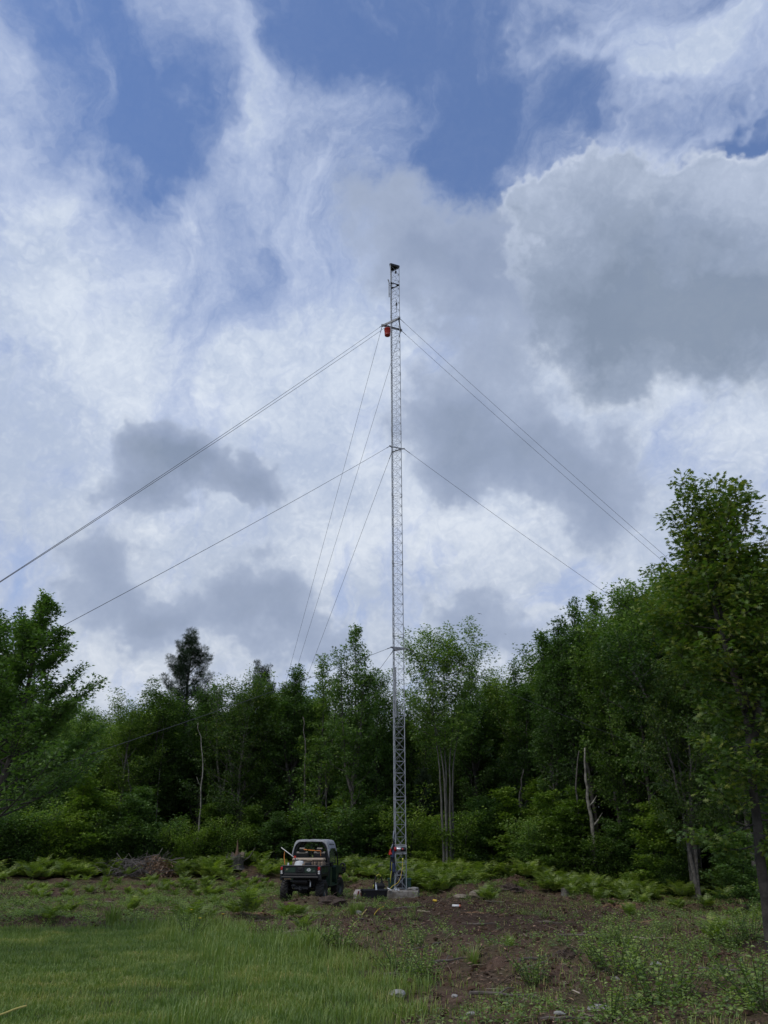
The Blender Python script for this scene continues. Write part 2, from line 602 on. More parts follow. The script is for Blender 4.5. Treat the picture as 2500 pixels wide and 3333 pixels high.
def gz(x, y):
    x = np.asarray(x, dtype=np.float64)
    y = np.asarray(y, dtype=np.float64)
    h = .10 - .25 * sstep(y, 15, 27) + .33 * sstep(y, 31, 42) + .6 * sstep(y, 46, 130)
    h = h + .10 * np.exp(-((x + 2.4) ** 2 + (y - 29.5) ** 2) / 9)
    h = h - .05 * np.exp(-((x - .6) ** 2 + (y - 30.2) ** 2) / 4.5)
    flat = np.exp(-((x - .4) ** 2 + (y - 30.2) ** 2) / 3.2) + np.exp(-((x + 2.3) ** 2 + (y - 29.9) ** 2) / 4.0)
    rough = (1 - sstep(edge_dist(x, y), -.3, 1.2) * .82) * (1 - .75 * np.clip(flat, 0, 1))
    near = np.exp(-((np.maximum(y - 55, 0)) / 20) ** 2)
    h = h + (fbm(x * .45, y * .45, 3, 3) - .5) * .30 * rough * near
    h = h + (fbm(x * 2.6, y * 2.6, 9, 4) - .5) * .19 * rough * near
    cl = 1.1 + .9 * np.sin(y * .22) + (28 - y) * .06
    for dx in (-.75, .75):
        h = h - .085 * np.exp(-((x - cl - dx) / .22) ** 2) * sstep(y, 9, 12) * (1 - sstep(y, 26, 28.5))
        h = h + .05 * np.exp(-((x - cl - dx * 1.55) / .2) ** 2) * sstep(y, 9, 12) * (1 - sstep(y, 26, 28.5))
    for mx, my, r, a in MOUNDS:
        h = h + a * np.exp(-((x - mx) ** 2 + (y - my) ** 2) / (r * r)) * (.7 + .6 * fbm(x * 4, y * 4, 5, 3))
    return h


def gz1(x, y):
    return float(gz(np.array([x]), np.array([y]))[0])


def on_ground(px, py):
    """where a measured line of sight meets the ground"""
    d = ray(px, py)
    t = CAM_Z / max(-d.z, .004)
    for _ in range(30):
        x, y = d.x * t, d.y * t
        h = gz1(x, y)
        t2 = (CAM_Z - h) / max(-d.z, .004)
        t = .5 * t + .5 * t2
    t = min(t, 70)
    return Vector((d.x * t, d.y * t, gz1(d.x * t, d.y * t)))


def axis_coords(lo, hi, step, far, k=1.18):
    a = list(np.arange(lo, hi + 1e-6, step))
    s, v = step, hi
    up = []
    while v < far:
        s *= k
        v += s
        up.append(v)
    s, v = step, lo
    dn = []
    while v > -far:
        s *= k
        v -= s
        dn.append(v)
    return np.array(dn[::-1] + a + up)


def build_ground():
    xs = axis_coords(-16, 19, .085, 1500)
    ys = axis_coords(7, 40, .085, 1500)
    X, Y = np.meshgrid(xs, ys)
    Z = gz(X, Y)
    nx, ny = len(xs), len(ys)
    V = np.stack([X, Y, Z], -1).reshape(-1, 3)
    i = np.arange(nx * ny).reshape(ny, nx)
    Fq = np.stack([i[:-1, :-1], i[:-1, 1:], i[1:, 1:], i[1:, :-1]], -1).reshape(-1, 4)
    lawn = sstep(edge_dist(X, Y) + (fbm(X * 1.2, Y * 1.2, 21, 3) - .5) * .9, -.25, .35)
    # bare dark soil: the churned ground around and in front of the tower
    soil = np.exp(-(((X - 2.6) / 4.5) ** 2 + ((Y - 24) / 7.5) ** 2)) * 1.2
    saw = np.zeros_like(X)
    for mx, my, r in ((6.6, 24.2, .75), (7.9, 24.5, .45), (5.9, 20.3, .6), (-3.0, 22.6, .7), (-1.2, 24.8, .4), (2.4, 24.0, .5), (-4.2, 28, .5)):
        saw = saw + np.exp(-(((X - mx) / r) ** 2 + ((Y - my) / (r * .9)) ** 2)) * (.4 + .9 * fbm(X * 5, Y * 5, 31, 3))
    m = bpy.data.materials.new('ground_soil')
    m.use_nodes = True
    nt = m.node_tree
    N = NB(nt)
    p = nt.nodes['Principled BSDF']
    p.inputs['Roughness'].default_value = .95
    p.inputs['Specular IOR Level'].default_value = .15
    tc = N.node('ShaderNodeTexCoord').outputs['Object']
    A = lambda n: N.node('ShaderNodeAttribute', attribute_name=n).outputs['Fac']
    n1 = N.noise(tc, .8, 5, .6)
    n2 = N.noise(tc, 6, 6, .65)
    n3 = N.noise(tc, 38, 5, .7)
    vor = N.node('ShaderNodeTexVoronoi')
    vor.inputs['Scale'].default_value = 26
    nt.links.new(tc, vor.inputs['Vector'])
    litter = N.ramp(N.m('ADD', N.m('MULTIPLY', n2, .6), N.m('MULTIPLY', n3, .4)),
                    [(.30, (.024, .014, .010)), (.45, (.078, .048, .033)), (.58, (.135, .088, .062)), (.72, (.24, .175, .125))])
    dark = N.ramp(n2, [(.3, (.020, .013, .010)), (.55, (.060, .038, .027)), (.75, (.11, .072, .052))])
    moss = N.ramp(n3, [(.3, (.028, .038, .010)), (.7, (.085, .105, .032))])
    c = N.mix(N.m('MULTIPLY', N.step(n1, .42, .62), .4), litter, moss)
    c = N.mix(N.m('MULTIPLY', N.step(N.m('ADD', A('soil'), N.m('MULTIPLY_ADD', n2, .8, -.4)), .3, .8), .9), c, dark)
    sawc = N.ramp(n3, [(.3, (.12, .065, .033)), (.6, (.30, .18, .10)), (.8, (.45, .30, .18))])
    c = N.mix(N.step(N.m('ADD', A('saw'), N.m('MULTIPLY_ADD', n3, .7, -.35)), .35, .65), c, sawc)
    lawnc = N.ramp(N.m('ADD', N.m('MULTIPLY', n1, .5), N.m('MULTIPLY', n3, .5)), [(.3, (.030, .045, .012)), (.5, (.060, .078, .022)), (.7, (.12, .12, .052))])
    c = N.mix(A('lawn'), c, lawnc)
    nt.links.new(c, p.inputs['Base Color'])
    b = N.node('ShaderNodeBump')
    b.inputs['Strength'].default_value = .9
    b.inputs['Distance'].default_value = .05
    nt.links.new(N.m('ADD', n2, N.m('ADD', N.m('MULTIPLY', n3, .5), N.m('MULTIPLY', vor.outputs[0], .4))), b.inputs['Height'])
    nt.links.new(b.outputs[0], p.inputs['Normal'])
    g = link_mesh('ground', V, Fq, m, smooth=True, attrs={'lawn': ('POINT', lawn.reshape(-1)), 'soil': ('POINT', soil.reshape(-1)), 'saw': ('POINT', saw.reshape(-1))})
    tag(g, 'rough cleared ground of brown soil and litter with a grass lawn in front', kind='structure')


build_ground()

# ------------------------------------------------------------------ materials for made things
galv = mat('galvanized_steel', (.36, .38, .40), .5, .3, vary=.18, vscale=5)
galv_d = mat('weathered_steel', (.26, .27, .285), .55, .35, vary=.25, vscale=9)
dark_steel = mat('dark_steel', (.035, .037, .042), .5, .3)
cable_m = mat('guy_strand', (.06, .063, .07), .6, .3)
black_pl = mat('black_plastic', (.010, .011, .014), .42, vary=.25, vscale=6)
rubber = mat('tyre_rubber', (.013, .013, .014), .75, vary=.35, vscale=12, second=(.022, .020, .017))
conc = mat('concrete', (.27, .255, .23), .9, vary=.2, vscale=4.5, bump=.6, bscale=22, second=(.13, .112, .09))
yellow = mat('yellow_rubber', (.62, .44, .04), .5)
red_pl = mat('red_plastic', (.55, .035, .02), .45)
white_pl = mat('white_plastic', (.72, .73, .74), .5)
blue_web = mat('blue_webbing', (.02, .035, .09), .8)
grey_web = mat('grey_webbing', (.20, .22, .26), .8)

# ------------------------------------------------------------------ the lattice tower
SLAB_Z = .12
SEC = 3.05
NSEC = 9
TOPZ = SLAB_Z + SEC * NSEC
TR = .457 / math.sqrt(3)
LEG_A = [math.radians(a) for a in (-6.5, -126.5, 113.5)]        # right, near left, far left


def leg_xy(i, r=TR):
    return Vector((math.cos(LEG_A[i]) * r, math.sin(LEG_A[i]) * r, 0))


def build_tower():
    T = empty('lattice_tower', (TWX, TWY, SLAB_Z), 'tall galvanized three legged lattice radio tower standing on the concrete pad', 'tower')
    for i in range(3):
        b = MB()
        p = leg_xy(i)
        b.tube([p, p + Vector((0, 0, SEC * NSEC))], .017, 10)
        for k in range(1, NSEC):     # sleeve at every joint
            b.tube([p + Vector((0, 0, SEC * k - .07)), p + Vector((0, 0, SEC * k + .07))], .025, 10)
            d = Vector((-math.sin(LEG_A[i]), math.cos(LEG_A[i]), 0))
            for dz in (-.035, .035):
                b.tube([p + d * -.034 + Vector((0, 0, SEC * k + dz)), p + d * .034 + Vector((0, 0, SEC * k + dz))], .006, 6)
        b.box(p + Vector((0, 0, .008)), (.09, .09, .016))
        b.build('tower_leg', galv, T, smooth=False)
    for a, c in ((0, 1), (1, 2), (2, 0)):
        b = MB()
        pa, pc = leg_xy(a), leg_xy(c)
        for s in range(NSEC):
            z0 = SEC * s + .055
            bay = (SEC - .11) / 7
            for j in range(8):
                z = z0 + bay * j
                b.tube([pa + Vector((0, 0, z)), pc + Vector((0, 0, z))], .0068, 6, False)
                if j < 7:
                    b.tube([pa + Vector((0, 0, z)), pc + Vector((0, 0, z + bay))], .0048, 6, False)
                    b.tube([pc + Vector((0, 0, z + .01)), pa + Vector((0, 0, z + bay + .01))], .0048, 6, False)
        b.build('bracing', galv, T)
    # top plate: dark triangular plate a little wider than the face
    b = MB()
    tri = [(math.cos(a) * .37, math.sin(a) * .37) for a in LEG_A]
    cut = []
    for k in range(3):
        p, q, r = Vector(tri[k - 1]), Vector(tri[k]), Vector(tri[(k + 1) % 3])
        cut += [tuple(q + (p - q) * .14), tuple(q + (r - q) * .14)]
    cut = sorted(cut, key=lambda t: math.atan2(t[1], t[0]))
    b.prism(cut, SEC * NSEC, SEC * NSEC + .03)
    for k in range(3):
        p, q = Vector((*tri[k], 0)), Vector((*tri[(k + 1) % 3], 0))
        m_ = (p + q) / 2
        an = math.atan2(q.y - p.y, q.x - p.x)
        b.box((m_.x * .93, m_.y * .93, SEC * NSEC - .03), (.44, .01, .06), Matrix.Rotation(an, 3, 'Z'))
    b.build('top_plate', dark_steel, T)
    # bearing shelf one third down the top section
    b = MB()
    zs = 2.0
    zc = SEC * 8 + zs - .05
    for k in range(3):
        p, q = leg_xy(k, TR * 1.02) + Vector((0, 0, zc)), leg_xy((k + 1) % 3, TR * 1.02) + Vector((0, 0, zc))
        d = (q - p).normalized()
        an = math.atan2(d.y, d.x)
        b.box((p + q) / 2, ((q - p).length, .035, .035), Matrix.Rotation(an, 3, 'Z'))
        c1 = leg_xy(k, TR * .72) + Vector((0, 0, zc))
        b.box(c1, (.11, .14, .012), Matrix.Rotation(LEG_A[k], 3, 'Z'))
    b.build('bearing_shelf', dark_steel, T)
    # guy brackets: flat collars around the three legs, an ear past every leg
    for z, r, h in ((8.75 - SLAB_Z, .34, .07), (17.62 - SLAB_Z, .36, .06)):
        b = MB()
        for k in range(3):
            p, q = leg_xy(k, r) + Vector((0, 0, z)), leg_xy((k + 1) % 3, r) + Vector((0, 0, z))
            d = (q - p).normalized()
            off = Vector((d.y, -d.x, 0)) * .002 * k
            b.box((p + q) / 2 * .86 + Vector((0, 0, z * .14)) + off, ((q - p).length * .95, .012, h + .003 * k), Matrix.Rotation(math.atan2(d.y, d.x), 3, 'Z'))
            e = leg_xy(k, r + .02) + Vector((0, 0, z))
            b.box(e, (.09, .05, h * .8), Matrix.Rotation(LEG_A[k], 3, 'Z'), .008)
        b.build('guy_bracket', galv_d, T)
    # star mount with three channel arms
    b = MB()
    zt = STAR_Z - SLAB_Z
    cs = [Vector((math.cos(math.radians(a)) * STAR_R, math.sin(math.radians(a)) * STAR_R, zt)) for a in (173.5, -66.5, 53.5)]
    for k in range(3):
        p, q = cs[k], cs[(k + 1) % 3]
        d = (q - p).normalized()
        n_ = Vector((d.y, -d.x, 0))
        an = math.atan2(d.y, d.x)
        R = Matrix.Rotation(an, 3, 'Z')
        L = (q - p).length - .03
        b.box((p + q) / 2, (L, .008, .085), R)
        b.box((p + q) / 2 + Vector((0, 0, .045)) - n_ * .02, (L, .048, .007), R)
        b.box((p + q) / 2 - Vector((0, 0, .045)) - n_ * .02, (L, .048, .007), R)
        b.box(p, (.10, .10, .11), Matrix.Rotation(math.atan2(p.y, p.x), 3, 'Z'), .012)
    b.build('torque_arm', galv_d, T)
    # side antenna stub high on the near left leg
    b = MB()
    p = leg_xy(1, TR + .10)
    p2 = leg_xy(1, TR + .09) + Vector((-.02, 0, 0))
    z1 = SEC * 8 + 1.05
    b.tube([p2 + Vector((0, 0, z1)), p2 + Vector((0, 0, z1 + .85))], .024, 10)
    b.tube([p2 + Vector((0, 0, z1 + .85)), p2 + Vector((-.03, 0, z1 + .98)), p2 + Vector((-.05, .0, z1 + 1.02))], [.024, .034, .03], 10)
    for dz in (.2, .7):
        b.tube([leg_xy(1) + Vector((0, 0, z1 + dz)), p2 + Vector((0, 0, z1 + dz))], .012, 6)
    b.build('antenna_stub', galv_d, T)
    # feed cable strapped down the left legs
    b = MB()
    pa = leg_xy(1) * .7 + leg_xy(2) * .3 + Vector((-.02, -.015, 0))
    pts = [pa + Vector((.006 * math.sin(k * 1.7), .004 * math.cos(k * 2.1), 1.35 + k * .6)) for k in range(43)]
    b.tube(pts, .011, 6)
    b.build('feed_cable', galv_d, T, smooth=True)
    b = MB()
    pa = leg_xy(2) + Vector((.045, -.03, 0))
    b.tube([pa + Vector((0, 0, 6.0)), pa + Vector((0, 0, 7.95))], .026, 10)
    for z in (6.2, 6.95, 7.7):
        b.tube([pa + Vector((0, 0, z)), pa + Vector((0, 0, z + .03))], .031, 10)
    b.build('mast_pipe', galv, T)
    return T


STAR_Z, STAR_R = 24.2, .56
tower = build_tower()
TB = Vector((TWX, TWY, 0))


def sag_wire(a, b, sag, n=24):
    a, b = Vector(a), Vector(b)
    return [a.lerp(b, k / n) - Vector((0, 0, sag * 4 * (k / n) * (1 - k / n))) for k in range(n + 1)]


AN = {}
for key, ang, r in (('near left', -124, 23.5), ('right', 3.0, 24.5), ('far left', 110, 32.0)):
    x, y = TWX + math.cos(math.radians(ang)) * r, TWY + math.sin(math.radians(ang)) * r
    AN[key] = Vector((x, y, gz1(x, y) + .12))
star = {'L': 173.5, 'N': -66.5, 'R': 53.5}


def star_pt(k):
    a = math.radians(star[k])
    return TB + Vector((math.cos(a) * STAR_R, math.sin(a) * STAR_R, STAR_Z))


def leg_pt(i, z, r):
    return TB + leg_xy(i, r) + Vector((0, 0, z))


guys = [('near left', star_pt('L'), 'upper steel guy wire of the pair from the torque arm to the left edge'),
        ('near left', star_pt('N'), 'lower steel guy wire of the pair from the torque arm to the left edge'),
        ('right', star_pt('N'), 'upper steel guy wire of the pair running down right into the tall oak'),
        ('right', star_pt('R'), 'lower steel guy wire of the pair running down right into the tall oak'),
        ('far left', star_pt('L'), 'leftmost steep steel guy wire from the torque arm to the woods behind'),
        ('far left', star_pt('R'), 'steep steel guy wire from the torque arm, partly behind the tower'),
        ('near left', leg_pt(1, 17.62, .38), 'single steel guy wire from the middle bracket down left to the maple'),
        ('right', leg_pt(0, 17.62, .38), 'single steel guy wire from the middle bracket down right to the trees'),
        ('far left', leg_pt(2, 17.62, .38), 'steep steel guy wire from the middle bracket to the woods behind'),
        ('near left', leg_pt(1, 8.75, .37), 'short steel guy wire from the lowest bracket leading down left'),
        ('right', leg_pt(0, 8.75, .37), 'steel guy wire from the lowest bracket leading down right past the maple'),
        ('far left', leg_pt(2, 8.75, .37), 'steep steel guy wire from the lowest bracket to the woods behind')]
for n_, (k, top, lab) in enumerate(guys):
    b = MB()
    end = AN[k] + Vector((0, 0, .05 * (n_ % 3)))
    pts = sag_wire(top, end, {'near left': .2, 'right': .45, 'far left': .05}[k])
    b.tube(pts, .0072, 6)
    d = (pts[1] - pts[0]).normalized()
    b.tube([top, top + d * .35], .014, 6)
    w = b.build('guy_wire', cable_m)
    tag(w, lab, 'guy wire', 'guy wires of the tower')
for k, a in AN.items():
    r = (TB - a)
    r.z = 0
    r.normalize()
    b = MB()
    b.tube([a - r * .5 + Vector((0, 0, -.7)), a + r * .02 + Vector((0, 0, .02))], .018, 8)
    b.box(a + Vector((0, 0, .05)), (.16, .02, .22), Matrix.Rotation(math.atan2(r.y, r.x), 3, 'Z') @ Matrix.Rotation(math.radians(-40), 3, 'Y'), .004)
    tag(b.build('guy_anchor', galv_d), 'steel anchor rod in the ground holding the %s guy wires' % k, 'anchor', 'guy anchors')

# concrete pad
b = MB()
sx, sy = 1.34, 1.34
outer = []
for k in range(4):
    cx_, cy_ = [(-1, -1), (1, -1), (1, 1), (-1, 1)][k]
    for j in range(3):
        t = (j - 1) * .012
        outer.append((cx_ * sx / 2 - cx_ * (.02 if j != 1 else .006) + (t if cx_ * cy_ > 0 else -t) * 0, cy_ * sy / 2 - cy_ * .01 * (1 if j == 1 else 0)))
b.box((0, 0, -.27), (sx, sy, .54), Matrix.Rotation(math.radians(-4), 3, 'Z'), .018)
pad = b.build('concrete_pad', conc, loc=(TWX + .03, TWY + .05, SLAB_Z))
tag(pad, 'square grey concrete pad under the foot of the tower', 'pad')

# bucket hanging from the left corner of the torque arm
def bucket(loc, label):
    E = empty('bucket', loc, label, 'bucket')
    b = MB()
    b.lathe([(0, .0), (.128, 0), (.132, .01), (.150, .34), (.158, .345), (.158, .37), (.146, .37), (.128, .012), (0, .012)], n=28)
    for z in (.28, .31):
        b.lathe([(.149, z), (.156, z + .004), (.149, z + .01)], n=28)
    b.build('pail', red_pl, E, smooth=True)
    b = MB()
    b.lathe([(.130, .004), (.1385, .075), (.134, .076)], n=28)
    b.build('base_band', mat('dark_red_plastic', (.16, .015, .014), .5), E, smooth=True)
    b = MB()
    b.tube([(-.155 * math.cos(math.pi * k / 12), 0, .34 + .20 * math.sin(math.pi * k / 12)) for k in range(13)], .004, 6)
    b.build('handle', galv_d, E)
    b = MB()
    b.tube([(0, 0, .54), (.01, 0, .62)], .006, 6)
    b.build('hook', dark_steel, E)
    return E


sp = star_pt('L')
bk = bucket((sp.x + .24, sp.y - .06, STAR_Z - .62), 'orange red plastic bucket hanging from the torque arm near the top of the tower')

# pulley and rope inside the tower
b = MB()
zc = TOPZ - .25
b.tube([(TWX + .1, TWY, TOPZ), (TWX + .1, TWY, zc)], .008, 6)
M = Matrix.Rotation(.4, 3, 'Z')
b.lathe([(.0, -.02), (.05, -.02), (.035, 0), (.05, .02), (0, .02)], (TWX + .1, TWY, zc - .05), 'Y', 16)
b.box((TWX + .1, TWY, zc - .06), (.05, .06, .16), M, .01)
tag(b.build('pulley', dark_steel), 'small dark pulley hanging under the top plate inside the tower', 'pulley')
b = MB()
b.lathe([(.0, -.02), (.05, -.02), (.035, 0), (.05, .02), (0, .02)], (TWX + .12, TWY, SLAB_Z + 25.25), 'Y', 16)
b.box((TWX + .12, TWY, SLAB_Z + 25.24), (.05, .06, .18), M, .01)
b.tube([(TWX + .12, TWY, SLAB_Z + 25.34), (TWX + .11, TWY, SLAB_Z + 25.55)], .007, 6)
b.tube([(TWX + .12, TWY, SLAB_Z + 25.14), (TWX + .13, TWY, SLAB_Z + 24.9), (TWX + .1, TWY, SLAB_Z + 24.75)], .009, 6)
tag(b.build('pulley', dark_steel), 'dark rope block inside the tower just above the torque arm', 'pulley')
b = MB()
b.tube([(TWX + .13, TWY + .01, 1.55), (TWX + .05, TWY, 5), (TWX + .06, TWY, 15), (TWX + .1, TWY, TOPZ - .35)], .0035, 5)
tag(b.build('winch_rope', galv_d), 'thin steel hoist rope running up inside the tower from the winch', 'rope')

# winch on its plate
W = empty('winch', (TWX + .02, TWY - .26, 1.33 + SLAB_Z), 'red and black electric winch bolted on a grey plate at waist height on the tower', 'winch')
b = MB()
b.box((0, 0, 0), (.52, .012, .30), None, .004)
b.box((0, -.045, -.155), (.53, .10, .012))
b.box((.20, -.05, -.135), (.10, .06, .03), None, .006)
b.box((0, -.02, .155), (.40, .05, .012))
b.build('mounting_plate', mat('aluminium_plate', (.42, .43, .42), .55, .0), W)
b = MB()
b.lathe([(0, -.19), (.06, -.19), (.075, -.17), (.075, -.11), (.0, -.11)], (0, -.09, 0), 'X', 22)
b.build('gear_housing', mat('winch_red', (.30, .01, .012), .35), W, smooth=True)
b = MB()
b.lathe([(0, -.11), (.06, -.108), (.062, -.03), (.062, .05), (0, .05)], (0, -.09, 0), 'X', 22)
for k in range(9):
    b.lathe([(.058, -.10 + k * .016), (.066, -.092 + k * .016), (.058, -.084 + k * .016)], (0, -.09, 0), 'X', 18)
b.build('rope_drum', mat('bright_rope', (.62, .64, .68), .25, .8), W, smooth=True)
b = MB()
b.lathe([(0, .05), (.07, .052), (.074, .07), (.074, .20), (.06, .235), (0, .24)], (0, -.09, 0), 'X', 22)
b.build('motor', black_pl, W, smooth=True)
b = MB()
b.lathe([(0, 0), (.022, 0), (.022, .004), (0, .004)], (.115, -.163, .01), 'Y', 16)
b.box((.115, -.160, .01), (.05, .012, .05), None, .012)
b.build('badge', mat('badge_red', (.6, .05, .05), .4), W)
b = MB()
b.tube([(.11, -.09, -.14), (.12, -.10, -.22), (.115, -.1, -.30)], .012, 8)
b.build('power_lead', black_pl, W, smooth=True)

# yellow extension cord: plug under the winch, down over the pad edge, across the dirt
wl = Vector((TWX + .135, TWY - .36, 1.45 - .38))
EC = empty('extension_cord', (wl.x, wl.y, 0), 'yellow extension cord hanging from the winch and running off the pad', 'cord')
b = MB()
b.tube([(0, 0, wl.z + .09), (0, 0, wl.z)], [.022, .026], 8)
b.build('plug', mat('lime_plug', (.6, .62, .06), .5), EC, smooth=True)
b = MB()
p0 = [Vector((0, 0, wl.z + .02)), Vector((-.01, -.03, wl.z - .15)), Vector((-.06, -.07, wl.z - .45)), Vector((-.17, -.12, wl.z - .68)), Vector((-.36, -.18, SLAB_Z + .16)), Vector((-.49, -.22, SLAB_Z + .03))]


def smooth_path(pts, n=6):
    out = []
    P = [pts[0]] + list(pts) + [pts[-1]]
    for i in range(1, len(P) - 2):
        a, b_, c, d = P[i - 1], P[i], P[i + 1], P[i + 2]
        for k in range(n):
            t = k / n
            out.append(.5 * ((2 * b_) + (c - a) * t + (2 * a - 5 * b_ + 4 * c - d) * t * t + (3 * b_ - a - 3 * c + d) * t ** 3))
    out.append(P[-2])
    return out


b.tube(smooth_path(p0, 8), .0085, 7)
b.build('cord_drop', yellow, EC, smooth=True)
g = [on_ground(px, py) for px, py in ((1256, 2942), (1250, 2953), (1232, 2965), (1221, 2975), (1219, 2981))]
b = MB()
b.tube([q + Vector((0, 0, .02)) for q in smooth_path(g, 6)], .011, 6)
tag(b.build('rope', yellow, smooth=True), 'yellow cord end lying on the dirt in front of the black tub', 'cord')
g = [on_ground(px, py) for px, py in ((1194, 2973), (1180, 2982), (1168, 2992), (1158, 3004), (1148, 3015))]
b = MB()
b.tube([q + Vector((0, 0, .03)) for q in smooth_path(g, 6)], .012, 6)
tag(b.build('rope', mat('old_rope', (.50, .42, .12), .8), smooth=True), 'pale yellow rope piece lying on the dirt between utility vehicle and lawn edge', 'rope')
g = [on_ground(px, py) for px, py in ((-60, 3345), (0, 3328), (45, 3310), (82, 3299))]
b = MB()
b.tube([q + Vector((0, 0, .07)) for q in smooth_path(g, 6)], .010, 6)
tag(b.build('rope', mat('old_rope', (.5, .4, .1), .8), smooth=True), 'yellow rope lying in the lawn at the bottom left corner', 'rope')

# climbing harness hanging on the near left leg
H = empty('climbing_harness', (TWX - .16, TWY - .27, SLAB_Z), 'dark climbing harness with red pouch hanging on the left leg of the tower', 'harness')
rr = random.Random(4)
b = MB()
for k in range(9):
    x0 = -.05 + rr.uniform(-.06, .05)
    top = 1.75 + rr.uniform(-.25, .1)
    bot = rr.uniform(.25, .75)
    xs = rr.uniform(-.13, .04)
    pts = [Vector((.0 + rr.uniform(-.02, .02), 0, top)), Vector((x0 * .7, -.03, top - .35)), Vector((x0 + xs * .5, -.05, (top + bot) / 2)), Vector((xs, -.03 + rr.uniform(-.04, .04), bot + .15)), Vector((xs * .7 + .02, -.03, bot))]
    b.tube(smooth_path(pts, 5), rr.uniform(.012, .022), 6)
b.build('strap', mat('black_webbing', (.012, .013, .018), .8), H, smooth=True)
b = MB()
for k in range(4):
    pts = [Vector((-.02, 0, 1.5)), Vector((-.10 - k * .015, -.03, 1.2)), Vector((-.15 + k * .04, -.05, .8)), Vector((-.12 + k * .03, -.02, .3 + k * .06))]
    b.tube(smooth_path(pts, 5), .013, 6)
b.build('lanyard', blue_web, H, smooth=True)
b = MB()
b.box((-.04, -.07, 1.18), (.09, .07, .26), Matrix.Rotation(.25, 3, 'Y'), .02)
b.build('waist_pad', blue_web, H)
b = MB()
b.box((-.03, -.07, .72), (.10, .08, .30), Matrix.Rotation(-.1, 3, 'Y'), .025)
b.build('leg_pad', blue_web, H)
b = MB()
b.tube([(-.01, -.02, 1.95), (-.03, -.04, 1.72), (-.02, -.03, 1.60)], [.02, .026, .018], 8)
b.tube([(-.05, -.05, 1.50), (-.13, -.06, 1.30)], [.016, .022], 8)
b.build('grey_sleeve', grey_web, H, smooth=True)
b = MB()
b.prism([(-.21, 1.16), (-.15, 1.14), (-.14, 1.18), (-.08, 1.16), (-.10, 1.22), (-.12, 1.26), (-.13, 1.36), (-.17, 1.30)], -.10, -.04, 'XZ')
b.build('red_pouch', red_pl, H)
b = MB()
b.tube([(-.09, -.06, .92), (-.10, -.08, .72), (-.08, -.07, .56)], [.008, .012, .008], 6)
b.tube([(-.11, -.06, .62), (-.14, -.08, .40), (-.15, -.07, .22)], [.013, .017, .014], 6)
b.build('lime_strap', mat('lime_web', (.33, .33, .03), .7), H, smooth=True)

# black mixing tub
def tub(loc, rz):
    E = empty('plastic_tub', loc, 'low black plastic mixing tub standing on the dirt beside the concrete pad', 'tub', rz=rz)
    b = MB()
    L, Wd, Hh = .92, .56, .30

    def ring(l, w, z, n=6, r=.09):
        out = []
        for cx_, cy_, a0 in ((1, 1, 0), (-1, 1, 90), (-1, -1, 180), (1, -1, 270)):
            for k in range(n):
                a = math.radians(a0 + 90 * k / (n - 1))
                out.append((cx_ * (l / 2 - r) + r * math.cos(a), cy_ * (w / 2 - r) + r * math.sin(a), z))
        return out
    rings = [ring(L - .09, Wd - .09, 0), ring(L - .02, Wd - .02, Hh - .03), ring(L + .02, Wd + .02, Hh - .03), ring(L + .02, Wd + .02, Hh), ring(L - .03, Wd - .03, Hh), ring(L - .11, Wd - .11, .02)]
    n = len(rings[0])
    vs = [p for r in rings for p in r]
    fs = [(i * n + k, i * n + (k + 1) % n, (i + 1) * n + (k + 1) % n, (i + 1) * n + k) for i in range(len(rings) - 1) for k in range(n)]
    fs.append(tuple(range(n))[::-1])
    fs.append(tuple(range((len(rings) - 1) * n, len(rings) * n)))
    b.add(vs, fs)
    b.box((.30, -.285, .17), (.14, .02, .012))
    b.build('shell', mat('tub_plastic', (.008, .009, .014), .4, vary=.3, vscale=4), E, smooth=False)
    b = MB()
    vs = [(-.40 + .80 * i / 12, -.22 + .44 * j / 7, .2 + rr.uniform(-.03, .05)) for j in range(8) for i in range(13)]
    b.add(vs, [(j * 13 + i, j * 13 + i + 1, j * 13 + i + 14, j * 13 + i + 13) for j in range(7) for i in range(12)])
    b.build('rubble', mat('rubble', (.22, .20, .17), .9, bump=.4), E)
    return E


tp = Vector((TWX - .86, TWY - 1.15, 0))
tp.z = gz1(tp.x, tp.y) + .0
tp.z = max(tp.z, -.2) + .02
tub((tp.x, tp.y, tp.z), math.radians(-3))
TUBZ = tp.z

b = MB()
b.lathe([(0, 0), (.028, .0), (.03, .01), (.03, .14), (.022, .17), (.008, .21), (.005, .26), (0, .26)], n=14)
o = b.build('caulk_tube', mat('caulk', (.62, .68, .74), .4), smooth=True, loc=(tp.x + .07, tp.y + .06, TUBZ + .26))
o.rotation_euler = (.05, -.1, 0)
tag(o, 'pale grey pointed tube standing upright in the black tub', 'tube')
# white glove and cups on the pad
b = MB()
b.box((0, 0, .03), (.10, .09, .05), Matrix.Rotation(.4, 3, 'Y'), .02)
b.box((.06, 0, .0), (.06, .06, .04), Matrix.Rotation(.6, 3, 'Y'), .015)
b.tube([(-.04, 0, .05), (-.06, -.01, .09)], .012, 6)
tag(b.build('work_glove', white_pl, smooth=False, loc=(TWX - .36, TWY - .62, SLAB_Z + .03)), 'white work glove lying on the pad corner where the yellow cord lands', 'glove')
for dx, dy, s, lab in ((-.17, -.4, 1.0, 'white foam cup lying on the pad beside the left tower leg'), (-.06, -.55, .7, 'small white cap lying on the front edge of the pad')):
    b = MB()
    b.lathe([(0, 0), (.03 * s, 0), (.045 * s, .09 * s), (.048 * s, .09 * s), (.04 * s, .085 * s), (0, .01)], n=16)
    o = b.build('foam_cup', white_pl, smooth=True, loc=(TWX + dx, TWY + dy, SLAB_Z + .045 * s))
    o.rotation_euler = (1.4, .3, .5)
    tag(o, lab, 'cup')


